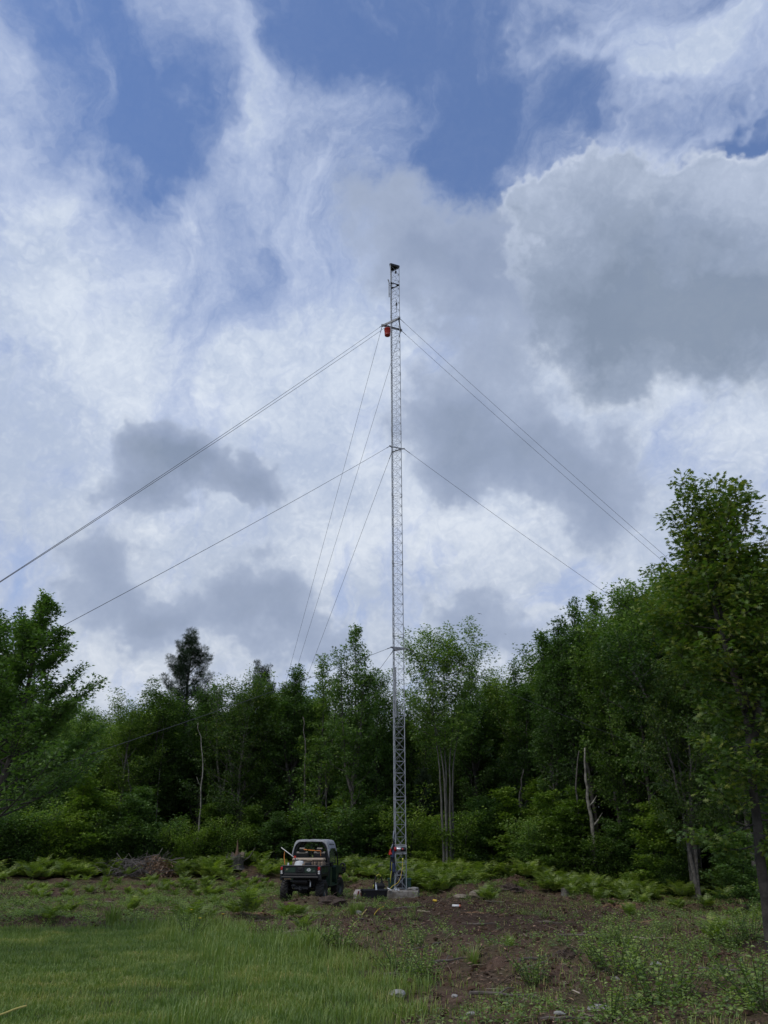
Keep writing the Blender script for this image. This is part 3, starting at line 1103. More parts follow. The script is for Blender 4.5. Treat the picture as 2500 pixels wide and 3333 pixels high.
def rock(name, loc, size, label, seed, m, cat='rock', group=None):
    r_ = random.Random(seed)
    b = MB()
    n, rows = 10, 6
    prof = []
    vs = []
    for i in range(rows + 1):
        th = math.pi * i / rows
        for k in range(n):
            ph = 2 * math.pi * k / n
            q = 1 + r_.uniform(-.16, .16) if 0 < i < rows else 1
            vs.append((math.sin(th) * math.cos(ph) * size[0] * q, math.sin(th) * math.sin(ph) * size[1] * q, math.cos(th) * size[2] * q))
    fs = [(i * n + k, (i + 1) * n + k, (i + 1) * n + (k + 1) % n, i * n + (k + 1) % n) for i in range(rows) for k in range(n)]
    b.add(vs, fs)
    o = b.build(name, m, loc=loc)
    o.rotation_euler = (0, 0, r_.uniform(0, 6))
    tag(o, label, cat, group)
    return o


stone = mat('stone', (.26, .25, .235), .9, vary=.3, vscale=14, bump=.6, bscale=30)
palestone = mat('pale_stone', (.27, .265, .25), .85, vary=.2, vscale=14, bump=.5, bscale=30)
sandstone = mat('sandy_soil', (.20, .165, .125), .95, vary=.25, vscale=8, bump=.8, bscale=18)
rk = 0
for dx, dy, s, lab in ((.38, -.1, .08, 'grey stone on the right side of the pad beside the green tote'), (.52, -.2, .10, 'larger rounded grey stone near the right edge of the pad'), (.62, .05, .08, 'flat grey stone at the far right corner of the pad')):
    rk += 1
    rock('stone', (TWX + dx, TWY + dy, SLAB_Z + s * .45), (s * 1.2, s, s * .6), lab, rk, stone, 'stone', 'stones on the pad')
for px, py, s, lab in ((1292, 3240, .10, 'whitish flat stone at the edge of the lawn near the bottom centre'), (2137, 3145, .09, 'pale stone among the weeds in the right foreground'),
                       (1165, 2970, .09, 'pale rounded stone beside the fern in front of the black tub'), (1820, 3302, .05, 'small pale stone in the bottom right litter'),
                       (1560, 2920, .35, 'broad sandy boulder in the dirt right of the concrete pad'), (1500, 2925, .22, 'smaller sandy rock left of the boulder'),
                       (1195, 2912, .26, 'low tan rock behind the black tub'), (1535, 3305, .05, 'small grey stone in the bottom litter right of the lawn'), (2000, 3190, .07, 'grey stone half hidden by weeds in the right foreground'), (1950, 3290, .10, 'flat grey slab of rock in the bottom right litter'), (1480, 3245, .045, 'tiny grey stone on the bare strip beside the lawn')):
    rk += 1
    g = on_ground(px, py)
    m_ = sandstone if 'sandy' in lab or 'tan' in lab else (palestone if 'pale' in lab or 'whit' in lab else stone)
    rock('boulder' if s > .3 else 'stone', g + Vector((0, 0, s * .2)), (s * 1.35, s, s * .45), lab, rk, m_, 'stone')

# cement bag, tool bag, backpack, tote
def sack(name, w, d, h, m, loc, rz, label, cat, seed, pinch=.55, tex=None):
    r_ = random.Random(seed)
    E = empty(name, loc, label, cat, rz=rz)
    b = MB()
    n, rows = 16, 8
    vs = []
    for i in range(rows + 1):
        t = i / rows
        k_ = (1 - (1 - pinch) * t ** 2.2) * (1 + .08 * math.sin(t * 9 + seed))
        for k in range(n):
            a = 2 * math.pi * k / n
            sg = lambda v: math.copysign(abs(v) ** .6, v)
            q = 1 + r_.uniform(-.07, .07)
            vs.append((sg(math.cos(a)) * w / 2 * k_ * q, sg(math.sin(a)) * d / 2 * (k_ ** 2 if t > .5 else k_) * q, t * h * (1 + r_.uniform(-.03, .03))))
    fs = [(i * n + k, i * n + (k + 1) % n, (i + 1) * n + (k + 1) % n, (i + 1) * n + k) for i in range(rows) for k in range(n)]
    fs += [tuple(range(n))[::-1], tuple(range(rows * n, (rows + 1) * n))]
    b.add(vs, fs)
    b.build('body', m, E, smooth=True)
    return E


g = Vector((TWX - 1.42, TWY - 1.0, TUBZ))
E = sack('cement_bag', .34, .2, .29, mat('paper_sack', (.50, .44, .42), .85, vary=.15, vscale=10), g, .3, 'crumpled red and white paper cement bag left of the black tub', 'bag', 3, .6)
b = MB()
b.box((-.03, -.098, .15), (.05, .012, .20), Matrix.Rotation(.25, 3, 'Y'), .004)
b.box((.08, -.100, .12), (.04, .01, .16), Matrix.Rotation(-.2, 3, 'Y'), .003)
b.build('print_band', mat('sack_red', (.22, .03, .03), .8), E)

T_ = Vector((TWX - .72, TWY - .42, SLAB_Z - .02))
E = sack('tool_bag', .42, .24, .26, mat('black_canvas', (.012, .012, .013), .85), T_, .1, 'open black tool bag with lime handles standing at the left of the pad', 'bag', 8, .95)
b = MB()
for yy in (-.08, .08):
    b.tube(smooth_path([Vector((-.16, yy, .2)), Vector((-.12, yy, .42)), Vector((0, yy, .55 + yy * .3)), Vector((.10, yy, .42)), Vector((.14, yy, .2))], 6), .014, 6)
b.build('handle', mat('black_canvas', (0, 0, 0)), E, smooth=True)
b = MB()
b.tube(smooth_path([Vector((-.09, -.085, .48)), Vector((0, -.085, .545)), Vector((.07, -.085, .47))], 6), .019, 6)
b.build('lime_grip', mat('lime_web', (0, 0, 0)), E, smooth=True)
b = MB()
b.tube([(-.2, -.10, .10), (-.19, -.1, .22)], .02, 6)
b.build('lime_tag', mat('lime_web', (0, 0, 0)), E, smooth=True)
b = MB()
for x, z in ((-.05, .3), (.08, .33), (.12, .28)):
    b.tube([(x, .02, .1), (x + .01, .02, z)], .02, 6)
b.build('tool', dark_steel, E)

E = sack('backpack', .34, .26, .62, mat('pack_black', (.010, .011, .015), .8), Vector((TWX + .03, TWY + .36, SLAB_Z)), -.2, 'black backpack standing on the pad behind the tower legs', 'backpack', 12, .6)
b = MB()
b.box((0, -.14, .2), (.24, .06, .26), None, .03)
b.build('pocket', mat('pack_black', (0, 0, 0)), E)
b = MB()
for k in (-1, 1):
    b.tube(smooth_path([Vector((k * .05, -.12, .52)), Vector((k * .13, -.17, .3)), Vector((k * .12, -.16, .05))], 5), .012, 6)
b.build('strap', grey_web, E, smooth=True)

E = empty('storage_tote', (TWX + .03, TWY + .62, SLAB_Z), 'dark green plastic tote behind the right side of the tower foot', 'tote', rz=.05)
b = MB()
b.prism([(-.40, -.2), (.40, -.2), (.40, .2), (-.40, .2)], 0, .30)
for x in (-.3, -.1, .1, .3):
    b.box((x, -.205, .15), (.03, .012, .26))
b.build('body', mat('green_plastic', (.008, .045, .032), .5), E)
b = MB()
b.box((0, 0, .325), (.86, .46, .05), None, .012)
b.build('lid', mat('green_plastic', (0, 0, 0)), E)

# litter: bottles and a yellow level
g = on_ground(1416, 2936)
b = MB()
b.lathe([(0, -.07), (.035, -.07), (.035, .05), (.02, .07), (0, .07)], (0, 0, .04), 'X', 12)
o = b.build('tape_roll', yellow, smooth=True, loc=g)
o.rotation_euler = (0, .1, -.5)
tag(o, 'small yellow container lying on the dirt right of the pad', 'container')
g = on_ground(1486, 2959)
E = empty('caulk_cartridge', g, 'white cartridge with orange end lying on the dirt right of the tower', 'cartridge', rz=-.35)
b = MB()
b.lathe([(0, -.12), (.034, -.12), (.034, .09), (0, .09)], (0, 0, .05), 'X', 12)
b.build('tube', white_pl, E, smooth=True)
b = MB()
b.lathe([(0, .09), (.035, .091), (.035, .12), (0, .12)], (0, 0, .05), 'X', 12)
b.build('end_cap', mat('orange_cap', (.6, .16, .08), .5), E, smooth=True)

# two birds
def bird(px, py, D, s, rz, label):
    p = at_dist(px, py, D)
    b = MB()
    b.lathe([(0, -.16), (.02, -.14), (.045, -.03), (.04, .06), (.022, .12), (.008, .16)], (0, 0, 0), 'Y', 8)
    for k in (-1, 1):
        vs = [(k * .02, .06, .01), (k * .22, .08, .05), (k * .48, -.03, .01), (k * .22, -.06, .045), (k * .02, -.08, .01)]
        b.add(vs + [(x, y, z + .008) for x, y, z in vs], [(0, 1, 2, 3, 4), (9, 8, 7, 6, 5), (0, 5, 6, 1), (1, 6, 7, 2), (2, 7, 8, 3), (3, 8, 9, 4)])
    b.add([(-.02, -.14, 0), (.02, -.14, 0), (.05, -.26, 0), (-.05, -.26, 0)], [(0, 1, 2, 3)])
    o = b.build('bird', mat('bird_dark', (.03, .03, .035), .8), loc=p)
    o.scale = (s,) * 3
    o.rotation_euler = (0, .1, rz)
    tag(o, label, 'bird', 'birds in the sky')


bird(1561, 1998, 80, .62, .35, 'tiny dark bird gliding in the sky right of the tower')
bird(1645, 2064, 110, .5, -.3, 'smaller farther bird in the sky, lower and further right')

# ------------------------------------------------------------------ the utility vehicle
gr_paint = mat('dark_green_paint', (.014, .035, .022), .4, vary=.2, vscale=3, spec=.5)
frame_blk = mat('frame_black', (.009, .010, .013), .45, vary=.2, vscale=5)
under = mat('underbody_black', (.006, .006, .007), .8)
canvas = mat('grey_canvas', (.29, .30, .32), .85, vary=.12, vscale=6, bump=.3, bscale=14)
glassy = mat('dusty_window', (.10, .12, .10), .3, alpha=.35)
lens_r = mat('tail_red', (.45, .012, .012), .25)
lens_w = mat('tail_clear', (.6, .6, .6), .25)
metal_b = mat('bare_metal', (.40, .40, .40), .35, .7)


def wheel(parent, c, side, steer=0):
    E = bpy.data.objects.new('wheel', None)
    COL.objects.link(E)
    E.parent = parent
    E.location = c
    E.rotation_euler = (0, 0, steer)
    E.empty_display_size = .1
    R, Wd = .325, .27
    w = Wd / 2
    b = MB()
    b.lathe([(.16, -w * .72), (.20, -w * .9), (.255, -w), (.285, -w * .9), (.298, -w * .6), (.300, 0), (.298, w * .6), (.285, w * .9), (.255, w), (.20, w * .9), (.16, w * .72)], axis='X', n=48)
    nl = 18
    for k in range(nl):                      # chevron lugs
        for sgn in (-1, 1):
            a0 = 2 * math.pi * (k + (.5 if sgn > 0 else 0)) / nl
            P = []
            for t, (xx, da) in enumerate(((.00, .17), (.5, .06), (.86, -.04), (1.04, -.07))):
                a = a0 + da
                r0, r1 = (.295, R) if t < 3 else (.262, .285)
                hw = .05 if t < 3 else .055
                x = sgn * xx * w
                for (aa, r) in ((a - hw, r0), (a + hw, r0), (a + hw * .8, r1), (a - hw * .8, r1)):
                    P.append((x, math.cos(aa) * r, math.sin(aa) * r))
            fs = []
            for t in range(3):
                for j in range(4):
                    q = (t * 4 + j, t * 4 + (j + 1) % 4, (t + 1) * 4 + (j + 1) % 4, (t + 1) * 4 + j)
                    fs.append(q if sgn < 0 else q[::-1])
            fs += [(0, 1, 2, 3), (15, 14, 13, 12)]
            b.add(P, fs)
    b.build('tyre', rubber, E)
    b = MB()
    s_ = side
    b.lathe([(.165, -w * .75), (.165, w * .75)], axis='X', n=32)
    b.lathe([(.165, s_ * w * .74), (.15, s_ * w * .6), (.13, s_ * w * .35), (.07, s_ * w * .3), (.065, s_ * w * .5), (0, s_ * w * .5)], axis='X', n=32)
    for k in range(5):
        a = 2 * math.pi * k / 5
        b.lathe([(0, s_ * w * .3), (.011, s_ * w * .32), (.011, s_ * w * .40), (0, s_ * w * .40)], (0, .045 * math.cos(a) * 2, .045 * math.sin(a) * 2), 'X', 6)
    b.build('rim', mat('rim_steel', (.03, .04, .035), .5, .3), E)
    return E


def rounded_rect(w, h, r, n=4):
    out = []
    for cx_, cy_, a0 in ((1, 1, 0), (-1, 1, 90), (-1, -1, 180), (1, -1, 270)):
        for k in range(n + 1):
            a = math.radians(a0 + 90 * k / n)
            out.append((cx_ * (w / 2 - r) + r * math.cos(a), cy_ * (h / 2 - r) + r * math.sin(a)))
    return out


def build_utv(loc, rz):
    U = empty('utility_vehicle', loc, 'dark green utility vehicle with grey canvas roof parked left of the tower, seen from behind', 'utility vehicle', rz=rz)
    WB, TRK = 2.0, .60
    for y, x, st in ((0, -TRK, 0), (0, TRK, 0), (WB, -TRK, -.16), (WB, TRK, -.16)):
        wheel(U, (x, y, .32), 1 if x > 0 else -1, st)
    # chassis, engine and axle
    b = MB()
    for x in (-.27, .27):
        b.box((x, 1.0, .44), (.07, 2.5, .09), None, .01)
    for y in (-.25, .5, 1.3, 2.2):
        b.box((0, y, .43), (.60, .07, .07), None, .01)
    b.box((0, 1.25, .36), (1.05, 1.35, .05), None, .015)
    b.build('chassis', under, U)
    b = MB()
    b.box((.02, .12, .62), (.62, .55, .34), None, .04)
    b.box((-.05, -.08, .50), (.36, .30, .26), None, .03)
    b.build('engine', under, U)
    b = MB()
    b.tube([(-.56, 0, .33), (.56, 0, .33)], .035, 10)
    b.box((0, 0, .34), (.22, .26, .20), None, .05)
    b.build('rear_axle', under, U)
    for x in (-.36, .36):
        b = MB()
        b.tube([(x, -.06, .36), (x * .9, .02, .66)], .028, 10)
        for k in range(8):
            b.lathe([(.045, -.008), (.055, 0), (.045, .008)], (x - x * .1 * k / 8, -.06 + .08 * k / 8, .40 + .03 * k), 'Z', 12)
        b.build('shock_absorber', metal_b if x < 0 else dark_steel, U, smooth=True)
    b = MB()
    b.lathe([(0, -.26), (.085, -.25), (.09, -.22), (.09, .20), (.085, .23), (0, .24)], (-.02, -.30, .60), 'X', 20)
    b.build('muffler', mat('muffler_black', (.02, .02, .022), .5, .3), U, smooth=True)
    b = MB()
    b.tube(smooth_path([Vector((.2, -.28, .66)), Vector((.30, -.33, .62)), Vector((.32, -.36, .54)), Vector((.32, -.38, .45))], 5), .022, 10)
    b.build('exhaust_pipe', metal_b, U, smooth=True)
    b = MB()
    b.box((0, -.30, .40), (.46, .05, .06), None, .008)
    b.box((-.26, -.36, .485), (.13, .012, .04))
    b.box((-.30, -.36, .62), (.14, .012, .05))
    b.box((0, -.38, .38), (.07, .16, .07), None, .008)
    b.tube([(0, -.47, .42), (0, -.47, .47)], .02, 8)
    b.build('hitch', dark_steel, U)
    # cargo bed: floor, double walls with ribs, corner posts
    bw, bl, z0, z1 = 1.30, 1.08, .74, 1.06
    y0 = -.42
    b = MB()
    b.box((0, y0 + bl / 2 + .03, z0 + .02), (bw - .04, bl, .05), None, .01)
    for s_ in (-1, 1):
        b.box((s_ * (bw / 2 - .02), y0 + bl / 2 + .02, (z0 + z1) / 2), (.035, bl, z1 - z0 - .02), None, .006)
        b.box((s_ * (bw / 2 - .005), y0 + bl / 2 + .02, z1 - .01), (.085, bl + .02, .045), None, .015)
        b.box((s_ * (bw / 2 - .003), y0 + bl / 2, z0 + .08), (.06, bl * .86, .035), None, .01)
        for k in range(4):
            b.box((s_ * (bw / 2 + .004), y0 + .16 + k * .27, (z0 + z1) / 2 + .02), (.03, .045, z1 - z0 - .1), None, .008)
        b.box((s_ * (bw / 2 - .01), y0 + .02, (z0 + z1) / 2 - .05), (.11, .12, z1 - z0 + .12), None, .02)
    b.box((0, y0 + bl, (z0 + z1) / 2 + .03), (bw, .05, z1 - z0 + .08), None, .01)
    b.build('cargo_bed', frame_blk, U)
    # green side panel of the bed
    for s_ in (-1, 1):
        b = MB()
        b.prism([(y0 + .12, z0 + .11), (y0 + bl - .08, z0 + .11), (y0 + bl - .08, z1 - .05), (y0 + .12, z1 - .05)], s_ * (bw / 2 + .0), s_ * (bw / 2 + .012), 'YZ')
        b.build('side_panel', gr_paint, U)
    b = MB()
    yb = y0 - .045
    b.box((0, yb, (z0 + z1) / 2), (bw - .16, .05, z1 - z0 + .03), None, .015)
    b.box((0, yb - .015, z1 + .005), (bw - .10, .075, .05), None, .018)
    b.box((0, yb - .030, z0 + .075), (bw - .18, .03, .035), None, .01)
    b.box((0, yb - .035, z0 - .01), (bw - .04, .07, .06), None, .018)
    b.box((0, yb - .034, (z0 + z1) / 2 + .05), (.20, .03, .15), None, .012)
    for x in (-.59, -.12, .12, .55):
        b.box((x, yb - .032, (z0 + z1) / 2 + .045), (.035, .02, .17), None, .008)
    tg = b.build('tailgate', frame_blk, U)
    for x in (-.345, .335):
        b = MB()
        pl = [(p[0] + x, p[1] + (z0 + z1) / 2 + .05) for p in rounded_rect(.37, .15, .015)]
        b.prism(pl, yb - .034, yb - .024, 'XZ')
        b.build('green_panel', gr_paint, tg)
    b = MB()
    b.box((0, yb - .055, (z0 + z1) / 2 + .06), (.10, .03, .05), None, .012)
    b.build('latch', under, tg)
    # white sticker on the right panel, with a small dark print
    b = MB()
    star_ = []
    for k, r in enumerate((.075, .055, .070, .05, .062, .052, .075, .050, .066, .050, .072, .056)):
        a = 2 * math.pi * k / 12 + .2
        star_.append((.29 + r * math.cos(a) * 1.05, (z0 + z1) / 2 + .055 + r * math.sin(a) * .8))
    b.prism(star_, yb - .0365, yb - .0345, 'XZ')
    st = b.build('sticker', mat('sticker_white', (.60, .63, .62), .5), tg)
    b = MB()
    for zz, w_ in ((.078, .05), (.062, .075), (.046, .06), (.03, .04)):
        b.box((.29, yb - .0378, (z0 + z1) / 2 + zz), (w_, .002, .006))
    b.build('print', mat('print_grey', (.10, .12, .12), .6), st)
    b = MB()    # small pale badge strokes at the left and lettering at the right
    zc = (z0 + z1) / 2 + .05
    for (xa, za, xb, zb) in ((-.49, .015, -.44, .022), (-.44, .022, -.40, .030), (-.46, .018, -.49, -.015), (-.43, .02, -.45, -.018), (-.47, .028, -.42, .036)):
        b.tube([(xa, yb - .036, zc + za), (xb, yb - .036, zc + zb)], .0045, 5)
    b.build('emblem', mat('badge_gold', (.42, .42, .26), .4), tg)
    b = MB()
    for k in range(4):
        x = .435 + k * .017
        b.box((x, yb - .036, zc - .03), (.003, .004, .022))
        b.box((x + .005, yb - .036, zc - .02 - (k % 2) * .01), (.010, .004, .003))
    b.build('lettering', mat('badge_pale', (.38, .40, .38), .4), tg)
    for s_ in (-1, 1):
        L = bpy.data.objects.new('taillight', None)
        COL.objects.link(L)
        L.parent = U
        L.empty_display_size = .05
        b = MB()
        b.box((s_ * (bw / 2 - .02), y0 - .055, z1 - .07), (.075, .05, .10), None, .012)
        b.build('red_lens', lens_r, L)
        b = MB()
        for k in range(2):
            b.box((s_ * (bw / 2 - .02), y0 - .052, z1 - .155 - k * .055), (.07, .05, .05), None, .010)
        b.build('clear_lens', lens_w, L)
    # cab body: floor, rocker panels, seat base, dash, hood, front fenders
    b = MB()
    ys, ye = .62, 1.62
    b.box((0, 1.15, .47), (1.26, 1.05, .06), None, .02)
    for s_ in (-1, 1):
        b.prism([(.60, .45), (.60, .98), (.78, 1.00), (.95, .80), (1.05, .62), (1.05, .45)], s_ * .56, s_ * .64, 'YZ')
        b.prism([(1.60, .46), (1.50, .62), (1.42, .98), (1.52, 1.04), (2.25, .99), (2.42, .88), (2.42, .72), (2.30, .70), (2.20, .76), (2.0, .80), (1.80, .76), (1.68, .62), (1.66, .46)], s_ * .44, s_ * .69, 'YZ')
    b.prism([(1.50, .50), (1.46, 1.03), (1.60, 1.06), (2.30, .98), (2.52, .84), (2.54, .52)], -.44, .44, 'YZ')
    b.build('body', gr_paint, U)
    # the long narrow green panel between bed and door opening, as seen from behind
    for s_ in (-1, 1):
        b = MB()
        b.prism([(.70, .44), (.70, .97), (.76, 1.01), (.86, 1.0), (.93, .93), (.95, .44)], s_ * .645, s_ * .69, 'YZ')
        b.box((s_ * .66, 1.25, .43), (.07, 1.15, .045), None, .015)
        b.build('side_sill', gr_paint, U)
    b = MB()
    b.box((0, .86, .72), (1.12, .50, .34), None, .03)
    b.build('seat_base', under, U)
    for x in (-.31, .31):
        S = bpy.data.objects.new('seat', None)
        COL.objects.link(S)
        S.parent = U
        S.empty_display_size = .05
        b = MB()
        b.box((x, .98, .93), (.50, .48, .12), None, .04)
        b.build('cushion', black_pl, S)
        b = MB()
        R = Matrix.Rotation(math.radians(8), 3, 'X')
        b.box((x, .73, 1.22), (.48, .11, .54), R, .05)
        b.box((x, .69, 1.52), (.26, .09, .18), R, .04)
        b.build('backrest', black_pl, S)
    b = MB()
    b.box((0, 1.50, 1.06), (1.14, .22, .14), None, .04)
    b.build('dashboard', black_pl, U)
    SW = MB()
    M = Matrix.Rotation(math.radians(55), 3, 'X')
    SW.tube([M @ Vector((.18 * math.cos(2 * math.pi * k / 20), .18 * math.sin(2 * math.pi * k / 20), 0)) + Vector((-.31, 1.33, 1.16)) for k in range(21)], .014, 6, False)
    SW.tube([(-.31, 1.33, 1.16), (-.31, 1.45, 1.08)], .022, 8)
    SW.build('steering_wheel', black_pl, U, smooth=True)
    # front guard hoops and headlights
    b = MB()
    for x in (-.55, .55):
        b.tube(smooth_path([Vector((x * .6, 2.60, .52)), Vector((x, 2.62, .80)), Vector((x * 1.25, 2.52, 1.02)), Vector((x * 1.25, 2.25, 1.06)), Vector((x * 1.24, 2.18, .98))], 5), .020, 8)
    b.tube([(-.62, 2.60, .86), (.62, 2.60, .86)], .020, 8)
    b.tube([(-.50, 2.61, .66), (.50, 2.61, .66)], .020, 8)
    b.build('front_guard', frame_blk, U, smooth=True)
    b = MB()
    for s_ in (-1, 1):
        pts = [Vector((s_ * .66, 2.08, 1.02)), Vector((s_ * .74, 2.05, 1.08)), Vector((s_ * .84, 2.03, 1.06)), Vector((s_ * .88, 2.02, .94)), Vector((s_ * .85, 2.03, .80)), Vector((s_ * .74, 2.05, .76))]
    b.tube(smooth_path(pts, 6), .022, 8)
    b.box((.79, 2.06, .90), (.10, .05, .14), None, .02)
    b.build('side_hoop', frame_blk, U, smooth=True)
    for s_ in (-1, 1):
        b = MB()
        b.lathe([(0, 0), (.07, 0), (.075, .04), (.05, .07), (0, .075)], (s_ * .36, 2.50, .80), 'Y', 16)
        b.build('headlight', lens_w, U, smooth=True)
    # roll cage
    b = MB()
    r_ = .027
    yr, yf = .70, 1.70
    top = 1.82
    def hoop(y, lean, zt):
        return smooth_path([Vector((-.63, y, .62)), Vector((-.635, y + lean * .3, 1.15)), Vector((-.60, y + lean * .7, 1.55)), Vector((-.50, y + lean, zt - .08)), Vector((-.36, y + lean, zt)), Vector((.36, y + lean, zt)), Vector((.50, y + lean, zt - .08)), Vector((.60, y + lean * .7, 1.55)), Vector((.635, y + lean * .3, 1.15)), Vector((.63, y, .62))], 6)
    b.tube(hoop(yr, .06, top), r_, 10)
    b.tube(hoop(yf + .28, -.38, top - .02), r_, 10)
    for s_ in (-1, 1):
        b.tube([(s_ * .50, yr + .06, top - .06), (s_ * .50, yf - .10, top - .08)], r_, 8)
    b.tube([(-.63, yr + .03, 1.16), (.63, yr + .03, 1.16)], .022, 8)
    b.build('roll_cage', frame_blk, U, smooth=True)
    # wide dark corner gussets of the rear hoop
    b = MB()
    for s_ in (-1, 1):
        b.prism([(s_ * .64, 1.10), (s_ * .60, 1.56), (s_ * .47, 1.74), (s_ * .34, 1.82), (s_ * .34, 1.77), (s_ * .44, 1.68), (s_ * .545, 1.50), (s_ * .57, 1.10)], yr - .005, yr + .02, 'XZ')
    b.box((0, yr + .0, 1.80), (.70, .03, .055), None, .008)
    b.build('rear_frame_trim', frame_blk, U)
    # wire screen behind the seats
    b = MB()
    for k in range(12):
        z = 1.20 + k * .047
        hw = .56 if z < 1.5 else .56 - (z - 1.5) * .55
        b.tube([(-hw, yr + .05, z), (hw, yr + .05, z)], .0045, 5, False)
    for x in (-.28, 0, .28):
        b.tube([(x, yr + .055, 1.17), (x, yr + .055, 1.78)], .008 if x else .012, 6)
    b.build('wire_screen', dark_steel, U)
    # canvas roof draped over the cage
    nx, ny = 22, 14
    vs = []
    for j in range(ny + 1):
        t = j / ny
        y = yr - .06 + t * (yf - yr + .02)
        for i in range(nx + 1):
            u = -1 + 2 * i / nx
            a = abs(u)
            x = math.copysign(.66 * min(1, a * 1.06) ** .92, u) if a < .82 else math.copysign(.57 + (a - .82) / .18 * .085, u)
            drop = .27 + .10 * math.sin(t * math.pi) * 0 + (.08 if t < .12 or t > .85 else 0)
            z = top + .055 - .02 * a ** 2 - (0 if a < .68 else ((a - .68) / .32) ** 1.5 * drop) - .015 * math.sin(u * 6) ** 2 * math.sin(t * math.pi)
            z -= .02 * (t - .5) ** 2 * 4
            vs.append((x, y, z))
    fs = [(j * (nx + 1) + i, j * (nx + 1) + i + 1, (j + 1) * (nx + 1) + i + 1, (j + 1) * (nx + 1) + i) for j in range(ny) for i in range(nx)]
    # rear flap: arched edge hanging over the rear hoop
    n0 = len(vs)
    for i in range(nx + 1):
        u = -1 + 2 * i / nx
        x, y, z = vs[i]
        a = abs(u)
        drop = .055 + max(0, a - .55) * .30
        vs.append((x * 1.01, y - .006, z - drop))
    fs += [(i + 1, i, n0 + i, n0 + i + 1) for i in range(nx)]
    m = len(vs)
    vs2 = [(x * .985, y + (.008 if k < n0 else .008), z - .008) for k, (x, y, z) in enumerate(vs)]
    b = MB()
    b.add(vs + vs2, fs + [tuple(q + m for q in f[::-1]) for f in fs])
    b.build('canvas_roof', canvas, U, smooth=True)
    # side window of clear vinyl and its frame on the right
    for s_ in (-1, 1):
        b = MB()
        P = [(yr + .10, 1.14), (yf - .02, 1.10), (yf - .16, 1.45), (yf - .30, 1.70), (yr + .14, 1.72), (yr + .10, 1.5)]
        b.prism(P, s_ * .600, s_ * .604, 'YZ')
        b.build('side_window', glassy, U)
        b = MB()
        for k in range(len(P)):
            p, q = P[k], P[(k + 1) % len(P)]
            b.tube([(s_ * .602, p[0], p[1]), (s_ * .602, q[0], q[1])], .014, 6)
        b.build('window_frame', frame_blk, U)
    return U


UL = Vector((-2.66, 28.62, 0))
UZ = .0
utv_rz = math.radians(-11.5)
Rm = Matrix.Rotation(utv_rz, 3, 'Z')
zs = [gz1(*(UL + Rm @ Vector(p))[:2]) for p in ((-.6, 0, 0), (.6, 0, 0), (-.6, 2, 0), (.6, 2, 0))]
UZ = sum(zs) / 4 - .01
utv = build_utv((UL.x, UL.y, UZ), utv_rz)


def on_utv(x, y, z):
    return Vector((UL.x, UL.y, UZ)) + Rm @ Vector((x, y, z))


# load in the bed
E = empty('equipment_case', on_utv(.06, .28, .88), 'long tan hard case lying across the vehicle bed behind the seats', 'case', rz=utv_rz + .03)
tan = mat('tan_plastic', (.235, .175, .125), .6, vary=.12, vscale=5)
b = MB()
b.box((0, 0, .17), (1.07, .36, .28), None, .035)
b.build('case_body', tan, E)
b = MB()
b.box((0, .0, .365), (1.09, .38, .10), None, .04)
for x in (-.28, .02, .12):
    b.box((x, -.192, .345), (.10, .012, .022), None, .004)
b.build('case_lid', mat('tan_lid', (.33, .26, .19), .55, vary=.1), E)
for x in (.22, .36):
    b = MB()
    b.tube(smooth_path([Vector((x - .02, -.185, .33)), Vector((x - .03, -.20, .2)), Vector((x, -.19, .08))], 4), .009, 6)
    b.tube(smooth_path([Vector((x + .06, -.185, .33)), Vector((x + .07, -.20, .22)), Vector((x + .06, -.19, .08))], 4), .009, 6)
    b.build('strap', mat('black_webbing', (0, 0, 0)), E, smooth=True)
E = empty('roofing_pole', on_utv(-.30, -.12, .80), 'long white pole sticking up out of the bed to the left', 'pole', rz=utv_rz)
b = MB()
b.tube([(.34, .12, .24), (-.50, -.02, .82)], .0135, 8)
b.build('shaft', mat('pole_white', (.62, .63, .60), .45), E, smooth=True)
E = empty('bolt_cutter', on_utv(-.02, -.20, .90), 'long black handled cutter with red head standing in the white sacks', 'cutter', rz=utv_rz)
b = MB()
b.tube([(-.12, -.05, .14), (-.255, -.06, .42)], .017, 8)
b.build('handle', black_pl, E, smooth=True)
b = MB()
b.tube([(-.07, -.05, .14), (-.155, -.06, .38)], .014, 8)
b.build('handle', black_pl, E, smooth=True)
b = MB()
b.prism([(-.29, .42), (-.24, .395), (-.205, .42), (-.215, .455), (-.25, .475), (-.28, .46)], -.09, -.055, 'XZ')
b.build('head', red_pl, E)
E = sack('plastic_sack', .36, .26, .42, mat('sack_white', (.55, .57, .58), .6, vary=.2, vscale=9), on_utv(-.12, -.22, .79), utv_rz, 'bunched white plastic sack in the bed against the tailgate', 'sack', 21, .75)
E = sack('plastic_sack', .11, .12, .36, mat('sack_white', (0, 0, 0)), on_utv(-.49, -.26, .79), utv_rz, 'small white bag at the left corner of the bed', 'sack', 22, .4)
E = sack('gear_bag', .28, .24, .38, mat('pack_black', (0, 0, 0)), on_utv(.18, -.20, .79), utv_rz, 'small black gear bag beside the white sack in the bed', 'bag', 23, .7)
E = sack('brown_bag', .10, .12, .34, mat('brown_paper', (.20, .14, .09), .8), on_utv(.05, -.30, .79), utv_rz, 'small brown paper bag between the white sack and the black bag', 'bag', 24, .7)
orange = mat('orange_tape', (.72, .25, .05), .5)
E = empty('flagging_tape', on_utv(0, .0, 0), 'strip of orange flagging tape stretched behind the seats above the tan case', 'tape', rz=utv_rz)
b = MB()
b.box((-.18, .60, 1.545), (.12, .02, .030), Matrix.Rotation(.10, 3, 'Y'), .005)
b.box((.04, .60, 1.525), (.24, .015, .026), Matrix.Rotation(.06, 3, 'Y'), .004)
